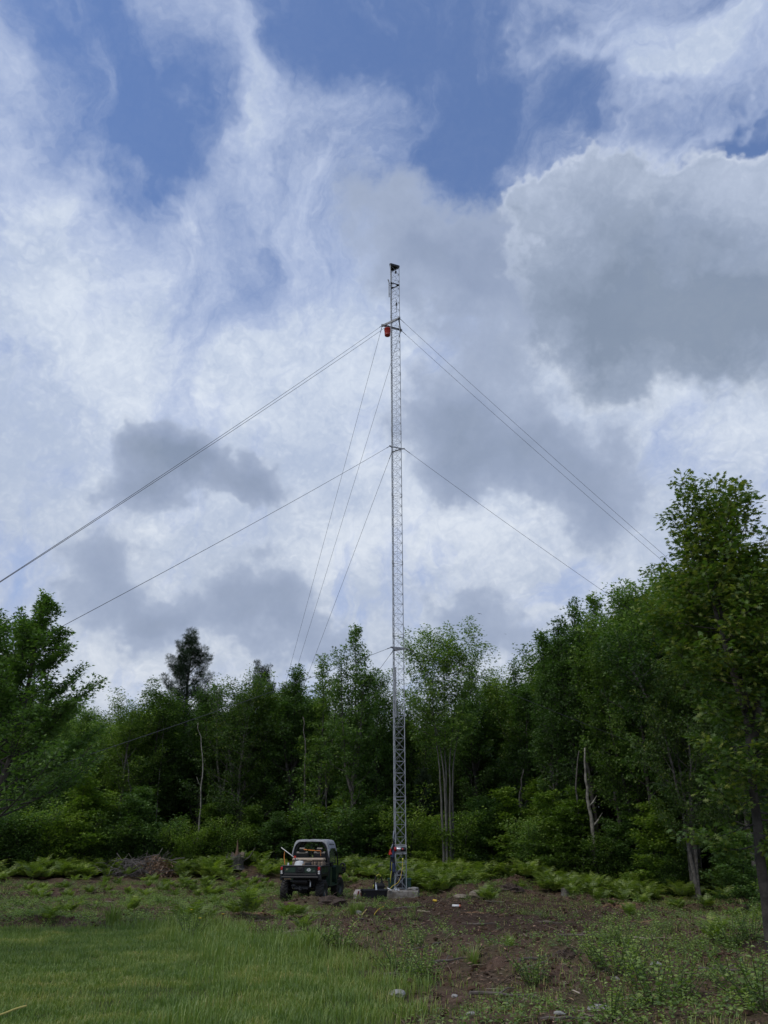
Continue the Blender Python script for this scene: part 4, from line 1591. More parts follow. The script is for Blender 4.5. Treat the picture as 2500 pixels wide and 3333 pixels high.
b.box((.28, .60, 1.510), (.16, .012, .020), Matrix.Rotation(.02, 3, 'Y'), .004)
b.box((-.07, .60, 1.535), (.12, .012, .012), Matrix.Rotation(.08, 3, 'Y'))
b.box((.18, .60, 1.515), (.08, .012, .012), Matrix.Rotation(.06, 3, 'Y'))
b.build('tape_strip', orange, E)
b = MB()
b.box((.37, .60, 1.43), (.010, .008, .17))
b.build('tape_tail', orange, E)
E = empty('flagging_tape', on_utv(0, 0, 0), 'thin orange tape hanging from the white pole down to the left bed rail', 'tape', rz=utv_rz)
b = MB()
b.tube([(-.675, -.14, 1.50), (-.68, -.15, 1.35), (-.66, -.16, 1.22), (-.635, -.17, 1.10)], [.006, .012, .014, .010], 5)
b.build('tape_strip', orange, E)

# ------------------------------------------------------------------ foliage
def nrm(a):
    return a / np.maximum(np.linalg.norm(a, axis=-1, keepdims=True), 1e-9)


# leaf outlines: x along the leaf (0..1), y across
T_OVAL = (np.array([(0, 0, 0), (.5, .27, .05), (1, 0, -.08), (.5, -.27, .05)], float), [np.array([[0, 1, 2, 3]])])
T_MAPLE = (np.array([(0, 0, 0), (.42, .16, .03), (1, 0, -.08), (.42, -.16, .03), (.18, .22, .0), (.62, .58, -.04), (.18, -.22, 0), (.62, -.58, -.04)], float),
           [np.array([[0, 1, 2, 3], [0, 4, 5, 1], [0, 3, 7, 6]])])
T_OAK = (np.array([(0, 0, 0), (.30, .07, .03), (.30, .34, 0), (.45, .09, .04), (.62, .40, -.02), (.68, .09, .04), (.86, .26, -.05), (.84, .06, .0), (1.05, 0, -.08),
                   (.30, -.07, .03), (.30, -.34, 0), (.45, -.09, .04), (.62, -.40, -.02), (.68, -.09, .04), (.86, -.26, -.05), (.84, -.06, .0)], float),
         [np.array([[0, 1, 3, 11], [0, 11, 9, 0][:4]])[:1], np.array([[1, 2, 3], [3, 4, 5], [5, 6, 7], [9, 11, 10], [11, 13, 12], [13, 15, 14], [0, 11, 9]]), np.array([[3, 5, 13, 11], [5, 7, 15, 13]]), np.array([[7, 8, 15]])])


def leaf_arrays(C, D, Nn, size, tmpl):
    """C centres, D leaf axis, Nn normal, size (n,), template -> verts and face groups"""
    tv, tf = tmpl
    D = nrm(D)
    Y = nrm(np.cross(Nn, D))
    Z = np.cross(D, Y)
    V = C[:, None, :] + size[:, None, None] * (tv[None, :, 0:1] * D[:, None, :] + tv[None, :, 1:2] * Y[:, None, :] + tv[None, :, 2:3] * Z[:, None, :])
    k = len(tv)
    off = np.arange(len(C)) * k
    groups = [(g[None] + off[:, None, None]).reshape(-1, g.shape[1]) for g in tf]
    return V.reshape(-1, 3), groups, [len(g) for g in tf], k


def leaf_mesh(name, C, D, Nn, size, tint, tmpl, material, parent=None):
    V, G, per, k = leaf_arrays(C, D, Nn, size, tmpl)
    return link_mesh(name, V, G, material, parent, attrs={'tint': ('POINT', np.repeat(tint, k))})


BARK = mat('grey_bark', (.135, .125, .11), .9, bump=.8, bscale=14, bdist=.04, vscale=5, second=(.06, .055, .048))
BARK_D = mat('dark_bark', (.07, .062, .054), .95, bump=.8, bscale=12, bdist=.04, vscale=4, second=(.03, .027, .024))
BARK_P = mat('pale_bark', (.27, .26, .22), .85, bump=.4, bscale=14, vscale=4, second=(.10, .092, .078))
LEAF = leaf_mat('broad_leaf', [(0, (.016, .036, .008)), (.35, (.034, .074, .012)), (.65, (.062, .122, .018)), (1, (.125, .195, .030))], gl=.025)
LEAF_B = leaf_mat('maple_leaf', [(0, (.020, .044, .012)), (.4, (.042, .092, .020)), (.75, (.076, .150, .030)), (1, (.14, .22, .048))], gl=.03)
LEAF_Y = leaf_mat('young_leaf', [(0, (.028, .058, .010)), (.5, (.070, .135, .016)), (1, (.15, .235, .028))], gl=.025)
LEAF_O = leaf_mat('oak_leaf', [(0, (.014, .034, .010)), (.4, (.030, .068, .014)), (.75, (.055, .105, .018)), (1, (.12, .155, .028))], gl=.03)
LEAF_P = leaf_mat('pine_needle', [(0, (.007, .016, .009)), (.5, (.014, .030, .016)), (1, (.026, .048, .023))], trans=.1, gl=.02)
FERN = leaf_mat('fern_leaf', [(0, (.035, .060, .010)), (.5, (.085, .140, .018)), (1, (.165, .235, .032))], objvar=.15, trans=.42)
GRASS = leaf_mat('grass_blade', [(0, (.040, .084, .014)), (.4, (.086, .152, .022)), (.7, (.150, .198, .036)), (1, (.33, .27, .12))], trans=.3, objvar=0)
WEED = leaf_mat('weed_leaf', [(0, (.035, .070, .013)), (.5, (.075, .140, .022)), (1, (.15, .23, .038))], objvar=.2)
DEAD = leaf_mat('dead_leaf', [(0, (.045, .026, .014)), (.5, (.13, .085, .048)), (1, (.28, .20, .12))], trans=.2)


def gen_plant(seed, leaders, limbs, Rfun, elev, curve, twigs, per, lsize, spread, trunk_r, twig_len=.34, lay=.5, droop=.1, limb_r=.3, leafstart=.3, base=.3, wind=(0, 0, 0), tipup=.0, clusters=3, topbias=1.0, whorl=0):
    """returns wood (MB) and leaf arrays. leaders: list of polylines (np arrays) of the stems"""
    r = np.random.default_rng(seed)
    wood = MB()
    LC, LD, LN, LS, LT = [], [], [], [], []
    wind = np.array(wind, float)
    H = max(l[-1][2] for l in leaders)
    tips = []
    for li, L in enumerate(leaders):
        n = len(L)
        rad = [max(trunk_r * (1 - (k / (n - 1)) ** 1.1 * .93) * (1 if li == 0 or True else .7), .006) for k in range(n)]
        wood.tube(L, rad, 8, False)
        seg = np.cumsum([0] + [np.linalg.norm(L[k + 1] - L[k]) for k in range(n - 1)])
        tot = seg[-1]
        nb = limbs if isinstance(limbs, int) else limbs[li]
        az0 = r.uniform(0, 6.28)
        for i in range(nb):
            u = (i + r.uniform(0, .8)) / nb
            if whorl:
                u = min(.99, (math.floor(u * whorl) + r.uniform(0, .22)) / whorl)
            t = base + (1 - base) * u ** topbias
            s = t * tot
            k = min(int(np.searchsorted(seg, s)) - 1, n - 2)
            k = max(k, 0)
            f = (s - seg[k]) / max(seg[k + 1] - seg[k], 1e-6)
            p0 = L[k] * (1 - f) + L[k + 1] * f
            az = az0 + i * 2.399963 + r.normal(0, .35)
            zt = p0[2] / H
            ln = Rfun(zt) * r.uniform(.5, 1.25)
            e = np.radians(elev[0] * (1 - u) + elev[1] * u + r.normal(0, 7))
            d = np.array([math.cos(az) * math.cos(e), math.sin(az) * math.cos(e), math.sin(e)])
            pts = [p0]
            dd = d.copy()
            m = 6
            for q in range(m):
                dd = nrm(dd + np.array([0, 0, curve]) * (q / m) + r.normal(0, .07, 3) + wind * .12)
                pts.append(pts[-1] + dd * ln / m)
            pts = np.array(pts)
            r0 = max(trunk_r * limb_r * (1 - t * .75), .010)
            wood.tube(pts, [max(r0 * (1 - q / m * .85), .005) for q in range(m + 1)], 5, False)
            tw = max(2, int(twigs * min(1.0, ln / (.16 * H))))
            for w in range(tw):
                f2 = leafstart + (1 - leafstart) * (w + r.uniform(0, 1)) / tw
                q = min(int(f2 * m), m - 1)
                fr = f2 * m - q
                b0 = pts[q] * (1 - fr) + pts[q + 1] * fr
                ax = nrm(pts[q + 1] - pts[q])
                side = nrm(np.cross(ax, [0, 0, 1.0])) * (1 if w % 2 else -1)
                td = nrm(ax * .55 + side * r.uniform(.35, 1) + np.array([0, 0, r.uniform(-.15, .45) + tipup]) + wind * .3)
                tl = ln * twig_len * r.uniform(.6, 1.2) * (1.15 - .5 * f2)
                if w == tw - 1:
                    td, b0, tl = ax, pts[-1], ln * .12
                e1 = b0 + td * tl
                wood.tube([b0, e1], [r0 * .32 * (1 - f2 * .5) + .003, .003], 3, False)
                tips.append((b0, e1, td))
        # leader top tuft
        for _ in range(4):
            s = r.uniform(.86, 1.0) * tot
            k = min(int(np.searchsorted(seg, s)) - 1, n - 2)
            p0 = L[k] + (L[k + 1] - L[k]) * ((s - seg[k]) / max(seg[k + 1] - seg[k], 1e-6))
            td = nrm(np.array([r.normal(0, .3), r.normal(0, .3), 1]))
            tips.append((p0, p0 + td * r.uniform(.2, .45) * (H / 9), td))
    nt = len(tips)
    A = np.array([t[0] for t in tips])
    B = np.array([t[1] for t in tips])
    TD = np.array([t[2] for t in tips])
    for c in range(clusters):
        f = (c + .6) / clusters
        cen = A * (1 - f) + B * f
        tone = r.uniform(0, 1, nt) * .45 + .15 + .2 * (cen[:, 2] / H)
        m = r.integers(int(per * .6), int(per * 1.4) + 1, nt)
        idx = np.repeat(np.arange(nt), m)
        k = len(idx)
        off = r.normal(0, 1, (k, 3)) * spread * np.array([1, 1, lay])
        P = cen[idx] + off
        P[:, 2] -= droop * np.hypot(off[:, 0], off[:, 1])
        D = nrm(TD[idx] * .5 + off * .8 / spread * np.array([1, 1, .3]) + r.normal(0, .45, (k, 3)) + np.array([0, 0, -.25]) + wind * .8)
        Nn = nrm(np.array([0, 0, 1.0]) + r.normal(0, .45, (k, 3)))
        LC.append(P); LD.append(D); LN.append(Nn)
        LS.append(lsize * r.uniform(.7, 1.25, k))
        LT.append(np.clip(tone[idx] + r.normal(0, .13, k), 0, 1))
    return wood, tuple(np.concatenate(a) for a in (LC, LD, LN, LS, LT))


def stem(pts, n=9, wob=.0, seed=0):
    r = np.random.default_rng(seed)
    P = smooth_path([Vector(p) for p in pts], max(1, n // (len(pts) - 1)))
    out = np.array([tuple(p) for p in P])
    h = out[-1][2] - out[0][2]
    out[1:-1, :2] += r.normal(0, wob, (len(out) - 2, 2)) * h
    return out


PROTO = {}
PH = {}


def add_proto(key, kname, wood, lv, bark, leafm, tmpl, H):
    E = bpy.data.objects.new(kname, None)
    COL.objects.link(E)
    E.empty_display_size = .3
    wood.build('trunk', bark, E, smooth=True)
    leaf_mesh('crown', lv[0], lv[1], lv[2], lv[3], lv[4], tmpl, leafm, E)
    PROTO[key] = E
    PH[key] = H
    E['_used'] = 0


def top_of(lv):
    return float(np.percentile(lv[0][:, 2], 99.9))


# broad hardwoods, 10 m tall
for k in range(4):
    cr = [3.1, 2.6, 3.4, 2.8][k]
    nl = [2, 1, 3, 2][k]
    r_ = random.Random(50 + k)
    Ls = []
    for j in range(nl):
        a = 6.28 * j / nl + k
        sp = .9 if nl > 1 else .2
        Ls.append(stem([(0.06 * math.cos(a), .06 * math.sin(a), 0), (.25 * sp * math.cos(a), .25 * sp * math.sin(a), 3), (.8 * sp * math.cos(a), .8 * sp * math.sin(a), 6.5), (1.0 * sp * math.cos(a), 1.0 * sp * math.sin(a), 9.4 - .8 * j)], 12, .004, k * 7 + j))
    wd, lv = gen_plant(100 + k, Ls, [30, 46, 24, 32][k] if nl > 1 else 46, lambda z, cr=cr: cr * (.45 + .75 * math.sin(math.pi * min(max((z - .12) / .95, 0), 1)) ** .8) * .78, (10, 62), .5, 7, 15, .13, .185, .13, lay=.42, base=.26 + .05 * (k % 2))
    add_proto('m%d' % k, 'broadleaf_tree', wd, lv, [BARK, BARK_D, BARK, BARK_D][k], [LEAF, LEAF_B, LEAF_O, LEAF][k], T_MAPLE, top_of(lv))
# slender maples with upright leaders
for k in range(3):
    Ls = [stem([(0, 0, 0), (.1, .05, 3), (-.05, .1, 6), (.1, 0, 9.6)], 12, .004, 70 + k)]
    for j in range(2 + k % 2):
        a = 2.1 * j + k
        Ls.append(stem([(.0, 0, 2.6 + j), (.5 * math.cos(a), .5 * math.sin(a), 4.2 + j), (.8 * math.cos(a), .8 * math.sin(a), 8.3 - .7 * j)], 10, .004, 80 + k + j))
    wd, lv = gen_plant(200 + k, Ls, [38] + [18] * (2 + k % 2), lambda z: 1.9 * (1.12 - z) ** .7 * (.5 + .5 * min(1, z / .3)), (18, 66), .55, 7, 14, .12, .125, .10, lay=.5, base=.22, tipup=.3)
    add_proto('s%d' % k, 'slender_tree', wd, lv, [BARK, BARK_D, BARK][k], LEAF_B, T_MAPLE, top_of(lv))
# understory saplings, 4 m: loose horizontal sprays
for k in range(3):
    Ls = [stem([(0, 0, 0), (.1, 0, 1.5), (-.1, .1, 3.8)], 10, .006, 90 + k), stem([(0.1, 0, 0), (.4, .3 - .2 * k, 1.3), (.6, .4 - .3 * k, 3.0)], 8, .006, 95 + k)]
    wd, lv = gen_plant(300 + k, Ls, 20, lambda z: 1.25 * (1.15 - z * .75), (0, 48), .25, 6, 13, .12, .14, .035, lay=.28, base=.10, twig_len=.42)
    add_proto('u%d' % k, 'sapling', wd, lv, BARK_D, LEAF_Y if k != 1 else LEAF_B, T_MAPLE, top_of(lv))
# shrubs, 2.2 m
for k in range(3):
    r_ = random.Random(k)
    Ls = [stem([(.15 * math.cos(j * 1.1), .15 * math.sin(j * 1.1), 0), (.45 * math.cos(j * 1.1), .45 * math.sin(j * 1.1), 1.0), (.8 * math.cos(j * 1.1 + .2), .8 * math.sin(j * 1.1 + .2), 1.5 + .6 * r_.random())], 8, .01, k * 9 + j) for j in range(6)]
    wd, lv = gen_plant(400 + k, Ls, 9, lambda z: .62, (5, 60), .3, 5, 11, .085, .13, .018, lay=.7, base=.08, twig_len=.4)
    add_proto('b%d' % k, 'shrub', wd, lv, BARK_D, [LEAF, LEAF_B, LEAF_Y][k], T_OVAL, top_of(lv))
# white pine, 12 m: whorls of long level limbs with upturned tufted ends
T_NEEDLE = (np.array([(0, 0, 0), (.5, .035, 0), (1, 0, 0), (.5, -.035, 0), (.1, .0, 0), (.85, .32, .06), (.9, .28, .05), (.85, -.32, .06), (.9, -.28, .05), (.1, 0, .01), (.75, .02, .42), (.8, -.03, .40)], float),
            [np.array([[0, 1, 2, 3]]), np.array([[4, 6, 5], [4, 7, 8], [9, 10, 11]])])
Ls = [stem([(0, 0, 0), (.1, 0, 5), (-.05, 0, 9), (.15, 0, 12)], 14, .002, 33)]
wd, lv = gen_plant(500, Ls, 50, lambda z: 3.3 * (.2 + (1.02 - z)), (2, 50), .55, 9, 26, .21, .085, .17, lay=.5, droop=-.2, base=.34, leafstart=.3, tipup=.35, whorl=11, twig_len=.24, wind=(.25, 0, 0), limb_r=.42)
add_proto('p0', 'pine_tree', wd, lv, BARK_D, LEAF_P, T_NEEDLE, top_of(lv))
# airy birch-like tree, thin foliage
Ls = [stem([(0, 0, 0), (.2, 0, 4), (.7, .1, 7), (1.5, .1, 9.3)], 12, .003, 41), stem([(.1, 0, 3), (-.3, .2, 6), (-.3, .3, 8.5)], 10, .003, 42)]
wd, lv = gen_plant(510, Ls, 26, lambda z: 1.6 * (1.15 - z) ** .6, (30, 60), .3, 6, 5, .10, .17, .07, lay=.7, base=.4)
add_proto('a0', 'birch_tree', wd, lv, BARK_P, LEAF_B, T_OVAL, top_of(lv))

S_PX = np.array([-900, -300, 0, 350, 380, 470, 560, 720, 850, 930, 985, 1045, 1090, 1150, 1215, 1250, 1345, 1440, 1545, 1600, 1690, 1770, 1802, 1878, 1935, 2030, 2118, 2175, 2300, 2500, 3300])
S_PY = np.array([2300, 2200, 2160, 2300, 2290, 2265, 2245, 2240, 2225, 2215, 2200, 2200, 2250, 2230, 2240, 2290, 2310, 2300, 2230, 2210, 2205, 2140, 2085, 2020, 1975, 1975, 1905, 1870, 1800, 1750, 1900])


def d_edge(px):
    return float(np.interp(px, [-900, 0, 700, 1100, 1450, 1750, 2000, 2300, 2500, 3300], [40, 45, 46, 45, 42.5, 39.5, 36, 32, 29, 24]))


RT = random.Random(77)


def plant_at(key, px, top_py, D, label, cat, group=None, ws=1.0, rz=None, name=None, H=None):
    e = at_dist(px, 2600, D)
    x = e.x
    g = gz1(x, D)
    if H is None:
        H = at_dist(px, top_py, D).z - g
    s = H / PH[key]
    src = PROTO[key]
    o = src if not src['_used'] else copy_tree(src)
    src['_used'] = 1
    o.location = (x, D, g - .05 * s)
    o.rotation_euler = (0, 0, RT.uniform(0, 6.28) if rz is None else rz)
    o.scale = (s * ws, s * ws, s)
    if name:
        o.name = name
    if '_used' in o and o is not src:
        del o['_used']
    for k_ in ('label', 'category', 'group', 'kind'):
        if k_ in o:
            del o[k_]
    tag(o, label, cat, group)
    return o


TG = 'trees along the edge of the wood'
FRONT = [
    (395, 2252, 43, 'm0', 1.0, 'low broadleaf tree filling the skyline dip right of the big left maple'),
    (490, 2224, 45, 'm3', 1.1, 'rounded broadleaf tree just left of the lone pine'),
    (577, 2048, 52, 'p0', 1.0, 'lone dark pine with bare level limbs rising above the left treeline'),
    (645, 2224, 45, 'm1', 1.1, 'broadleaf tree in front of the lone pine'),
    (715, 2152, 47, 'a0', 1.0, 'airy thin leaved tree just right of the lone pine'),
    (775, 2200, 46, 'm2', 1.0, 'rounded tree between the lone pine and the small pine top'),
    (835, 2156, 56, 'p0', .8, 'small pine top poking out of the treeline above the utility vehicle'),
    (880, 2187, 44, 'm3', 1.0, 'dense tree right of the small pine top'),
    (950, 2162, 43, 's1', 1.05, 'narrow tree where the steep guy wires meet the treeline'),
    (1040, 2131, 42, 's2', 1.0, 'pointed tree between the steep guy wires and the tall spire tree'),
    (1155, 2036, 40.5, 's0', .82, 'tall spire shaped tree with ragged branches left of the tower'),
    (1220, 2172, 43, 'm1', .8, 'short tree touching the left side of the tower'),
    (1300, 2257, 45, 'm2', 1.0, 'low dark tree directly behind the tower'),
    (1355, 2252, 44, 'm0', .9, 'low dark tree between the tower and the maple clump'),
    (1555, 2157, 43, 's1', .9, 'slender tree just right of the round topped maple'),
    (1630, 2167, 45, 'm3', .9, 'low rounded tree in the skyline right of the maple clump'),
    (1705, 2154, 42, 's2', .95, 'slender tree at the foot of the rising right treeline'),
    (1800, 2054, 38.5, 's0', .85, 'pointed tree where the right treeline starts to climb'),
    (1878, 2004, 37.5, 's1', .85, 'narrow tree on the right treeline between the pointed tree and the twin peaks'),
    (1935, 1948, 37, 's2', .75, 'left one of the twin peaked trees under the right guy wire'),
    (2000, 1931, 36, 's0', .85, 'right one of the twin peaked trees under the right guy wire'),
    (2110, 1881, 33.5, 'm1', .8, 'broad tree just left of the big trees at the right edge'),
    (2060, 2046, 35, 'm3', .8, 'dense shorter tree in front of the twin peaked trees'),
    (60, 2312, 43, 'm2', .9, 'dark broadleaf tree below the big left maple'),
    (250, 2292, 45, 'm1', .9, 'dark broadleaf tree under the right side of the big left maple'),
    (180, 2342, 41, 's1', 1.0, 'slender tree inside the shade of the big left maple'),
    (2420, 2066, 27, 'm0', .8, 'dense tree filling the right edge behind the tall oak'),
    (2230, 2116, 30.5, 'm2', .75, 'leafy tree just left of the scarred oak trunk'),
]
for px, py, D, key, ws, lab in FRONT:
    D += float(np.interp(px, [0, 1100, 1500, 1800], [3, 3, 2, 0])) if D < 46 else 0
    plant_at(key, px, py, D, lab, 'tree', TG, ws)

# understory: saplings and shrubs along the foot of the wood
cnt_ = 0
UG = 'saplings at the foot of the wood'
UND = [(30, 2600, 36.5, 'b0', 'rounded dark shrub at the left edge behind the fern bed'), (120, 2610, 37, 'b1', 'pale leafed shrub second from the left edge behind the ferns'),
       (270, 2490, 37.5, 'u0', 'bright green maple sapling standing before the dark wood at far left'), (210, 2620, 37.5, 'b2', 'low bush left of the bright maple sapling'),
       (360, 2640, 38, 'b0', 'dark bush between the bright sapling and the brush pile'), (455, 2560, 39.5, 'u1', 'greyish green sapling above the brush pile'),
       (530, 2650, 39, 'b1', 'wide bush behind the right end of the brush pile'), (620, 2680, 38.5, 'b2', 'bush behind the broken stump'),
       (690, 2610, 40, 'u2', 'sapling behind the fern bed right of the broken stump'), (770, 2650, 39, 'b0', 'dark bush left of the utility vehicle in the background'),
       (830, 2620, 39.5, 'u0', 'yellow green sapling behind the left of the utility vehicle'), (900, 2640, 39, 'u1', 'sapling above the left rail of the utility vehicle'),
       (985, 2610, 39.5, 'u2', 'layered sapling above the roof of the utility vehicle'), (1070, 2590, 38.5, 'b1', 'rounded light shrub right behind the utility vehicle roof'),
       (1130, 2560, 40, 'u0', 'spreading yellow green sapling between vehicle and tower'), (1200, 2600, 39.5, 'u1', 'dark sapling touching the left of the tower foot'),
       (1340, 2620, 39, 'b0', 'dark shrub just right of the tower foot'), (1380, 2500, 41, 'p0', 'young pine with soft needles between tower and maple clump'),
       (1420, 2650, 38.5, 'u2', 'low sapling in front of the maple clump trunks'), (1500, 2620, 38, 'b2', 'bush right of the maple clump trunks'),
       (1570, 2600, 38.5, 'u1', 'sapling in the middle of the right background'), (1650, 2560, 38, 'u0', 'bright layered sapling right of the maple clump'),
       (1740, 2640, 37, 'b1', 'shrub at the wood edge above the small stump'), (1790, 2570, 37, 'u2', 'sapling left of the pale birch trunk'),
       (1870, 2560, 36, 'u0', 'thin bright sapling beside the pale birch trunk'), (1950, 2680, 35, 'b0', 'low dark bush at the base of the pale birch trunk'),
       (2040, 2640, 34.5, 'u1', 'sapling in the shade right of the pale birch trunk'), (2130, 2600, 33, 'u2', 'sapling left of the scarred oak trunk'),
       (2150, 2760, 32.5, 'b1', 'low bush left behind the scarred oak trunk'), (2390, 2700, 25, 'u1', 'leafy sapling right of the scarred oak trunk'),
       (2330, 2800, 31, 'b2', 'low bush behind the scarred oak trunk'), (2470, 2780, 21, 'u0', 'sapling at the right edge beside the near oak trunk')]
for px, py, D, key, lab in UND:
    D += float(np.interp(px, [0, 1100, 1500, 1800], [4.5, 4.5, 2.5, 0]))
    plant_at(key, px, py, D, lab, 'shrub' if key[0] == 'b' else ('tree' if key == 'p0' else 'sapling'), UG, 1.25 if key[0] != 'p' else 1.0)

# the body of the wood behind: rows of trees whose crowns close the gaps
BG = 'trees filling the wood'
for row, (dd, step, lo, hi) in enumerate(((3.5, 118, 60, 330), (7.5, 125, 30, 220), (12.5, 125, 25, 150), (20, 150, 20, 90), (30, 190, 15, 70))):
    px = -330 + RT.uniform(0, 60)
    while px < 2830:
        D = d_edge(px) + dd + RT.uniform(-1.2, 1.2)
        top = float(np.interp(px, S_PX, S_PY)) + RT.uniform(lo, hi)
        key = RT.choice(['m0', 'm1', 'm2', 'm3', 's0', 's1', 's2', 'm1', 'm2'])
        plant_at(key, px, top, D, 'broadleaf tree standing deep in the wood behind the front row of trees', 'tree', BG, 1.15 if key[0] == 'm' else 1.35)
        px += step * RT.uniform(.75, 1.25) * (40 / D) ** .5
# low understory in the shade
for row, dd in enumerate((1.0, 5.5, 15, 24)):
    px = -250
    while px < 2800:
        D = d_edge(px) + dd + RT.uniform(-.8, .8)
        key = RT.choice(['b0', 'b1', 'u1', 'u2', 'b0', 'u0'])
        plant_at(key, px, 0, D, 'leafy undergrowth sapling in the shade under the trees', 'sapling', 'undergrowth saplings under the trees', 1.3, H=RT.uniform(1.2, 4.6) if row < 2 else RT.uniform(3.5, 5.5))
        px += RT.uniform(90, 190) * (1 if px < 1700 or row > 1 else 2.0) * (.75 if row > 1 else 1)


def single_tree(kname, wd, lv, bark, leafm, tmpl, x, y, label, group=None):
    E = empty(kname, (x, y, gz1(x, y) - .05), label, 'tree', group)
    wd.build('trunk', bark, E, smooth=True)
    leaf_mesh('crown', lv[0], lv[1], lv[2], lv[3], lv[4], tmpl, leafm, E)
    return E


# big maple at the left edge, limbs swept up towards the right
q = at_dist(-90, 2600, 17.5)
topz = at_dist(115, 1905, 17.5).z
Ls = [stem([(0, 0, 0), (.35, .1, 2.0), (.7, 0, 3.9), (.8, 0, 5.6), (.8, 0, topz - .35)], 14, .002, 5),
      stem([(.35, .1, 1.8), (.2, .2, 3.4), (.15, .2, 5.0), (.45, .2, topz - 1.2)], 12, .002, 6)]
wd, lv = gen_plant(601, Ls, [62, 22], lambda z: 3.9 * (1.0 - z) ** 1.05 + .12, (4, 60), .25, 11, 9, .085, .07, .11, lay=.6, base=.30, wind=(.5, 0, .25), clusters=4, twig_len=.28, tipup=.3)
single_tree('maple_tree', wd, lv, BARK_D, LEAF_B, T_MAPLE, q.x, 17.5, 'big maple with wind swept upright limbs at the left edge')
q = at_dist(-150, 2600, 20)
Ls = [stem([(0, 0, 0), (.1, 0, 3), (.3, 0, 6), (.45, 0, at_dist(0, 2045, 20).z)], 12, .003, 15)]
wd, lv = gen_plant(605, Ls, 44, lambda z: 1.6 * (1.2 - z) ** .7, (20, 60), .5, 7, 11, .10, .14, .11, base=.25, wind=(.3, 0, .1))
single_tree('maple_tree', wd, lv, BARK_D, LEAF_B, T_MAPLE, q.x, 20, 'second maple cut off by the left edge below the guy wires')

# multi-stemmed maple right of the tower
q = at_dist(1452, 2600, 40)
tz = at_dist(1440, 2098, 40).z
Ls = []
for j, (dx, dy, sp) in enumerate(((-.20, 0, -.55), (.02, .1, .15), (.15, -.08, .75), (-.05, -.1, -1.1), (.28, .05, 1.35))):
    Ls.append(stem([(dx, dy, 0), (dx * 1.05, dy * 1.3, 2.8), (dx * 1.3 + sp * .10, dy * 2, 5.4), (dx + sp, dy * 3 + (j % 2) * .3 - .1, tz - .3 - abs(sp) * .55)], 15, .0015, 20 + j))
wd, lv = gen_plant(611, Ls, [22, 24, 20, 16, 14], lambda z: 1.9 * (.35 + math.sin(math.pi * min(max((z - .4) / .72, 0), 1)) ** .7 * .75), (8, 58), .6, 7, 11, .125, .17, .072, lay=.42, base=.54)
single_tree('maple_tree', wd, lv, BARK_P if False else mat('silver_bark', (.14, .135, .12), .85, bump=.5, bscale=16, vscale=5, second=(.085, .08, .07)), LEAF_B, T_MAPLE, q.x, 40, 'round topped maple with a clump of pale grey stems right of the tower')

# scarred oak with its trunk standing clear in front of the right wood
g = on_ground(2268, 2925)
Dk = g.y
q2 = at_dist(2302, 2456, Dk)
q3 = at_dist(2290, 1900, Dk)
Ls = [stem([(0, 0, 0), (.12, 0, 2.4), (q2.x - g.x, 0, q2.z), (q2.x - g.x + .1, 0, q2.z + 3), (q3.x - g.x, 0, q3.z - .4)], 16, .0015, 31),
      stem([(q2.x - g.x, 0, q2.z - .3), (-.5, .2, q2.z + 2.0), (-1.5, .2, q2.z + 4.2)], 10, .002, 32),
      stem([(q2.x - g.x, 0, q2.z), (1.3, .3, q2.z + 2.2), (2.0, .3, q2.z + 4.6)], 10, .002, 34)]
wd, lv = gen_plant(621, Ls, [40, 20, 20], lambda z: 3.0 * (1.25 - z) ** .7, (-8, 55), .3, 8, 13, .15, .17, .17, lay=.5, base=.40, droop=.25, topbias=1.0)
E = single_tree('oak_tree', wd, lv, BARK, LEAF_O, T_OAK, g.x, g.y, 'oak with a bare scarred grey trunk standing in front of the right wood')
# low side spray hanging by the trunk
Ls = [stem([(.15, 0, 3.1), (.55, -.15, 3.9), (.9, -.2, 4.3)], 6, .003, 35)]
b = MB()
b.tube([(.16, -.05, 3.05), (.42, -.12, 3.55), (.75, -.15, 3.8)], [.05, .035, .02], 7)
b.build('broken_limb', mat('torn_wood', (.14, .085, .055), .8), E, smooth=True)

# near oak at the right edge
g = on_ground(2518, 3115)
tz = at_dist(2320, 1580, g.y).z
Ls = [stem([(0, 0, 0), (.10, 0, 2.0), (.28, .1, 4.0), (.2, .2, 5.6), (.12, .2, tz - .45)], 16, .0015, 41),
      stem([(.2, 0, 3.2), (.8, .3, 4.8), (.75, .3, tz - .5)], 12, .002, 42),
      stem([(.27, 0, 3.9), (.05, -.1, 4.9), (-.12, -.1, tz - 1.9)], 10, .002, 43),
      stem([(.18, 0, 2.9), (1.2, .2, 4.2), (1.8, .2, 6.2)], 10, .002, 44)]
wd, lv = gen_plant(631, Ls, [64, 24, 16, 16], lambda z: .95 if z < .5 else 1.0 * (.55 + .65 * math.sin(math.pi * min(max((z - .15) / .95, 0), 1))), (-12, 46), .35, 8, 12, .125, .095, .10, lay=.55, base=.20, droop=.3, leafstart=.25, limb_r=.22)
single_tree('oak_tree', wd, lv, BARK_D, LEAF_O, T_OAK, g.x, g.y, 'tall near oak at the right edge, its lobed leaves against the sky')
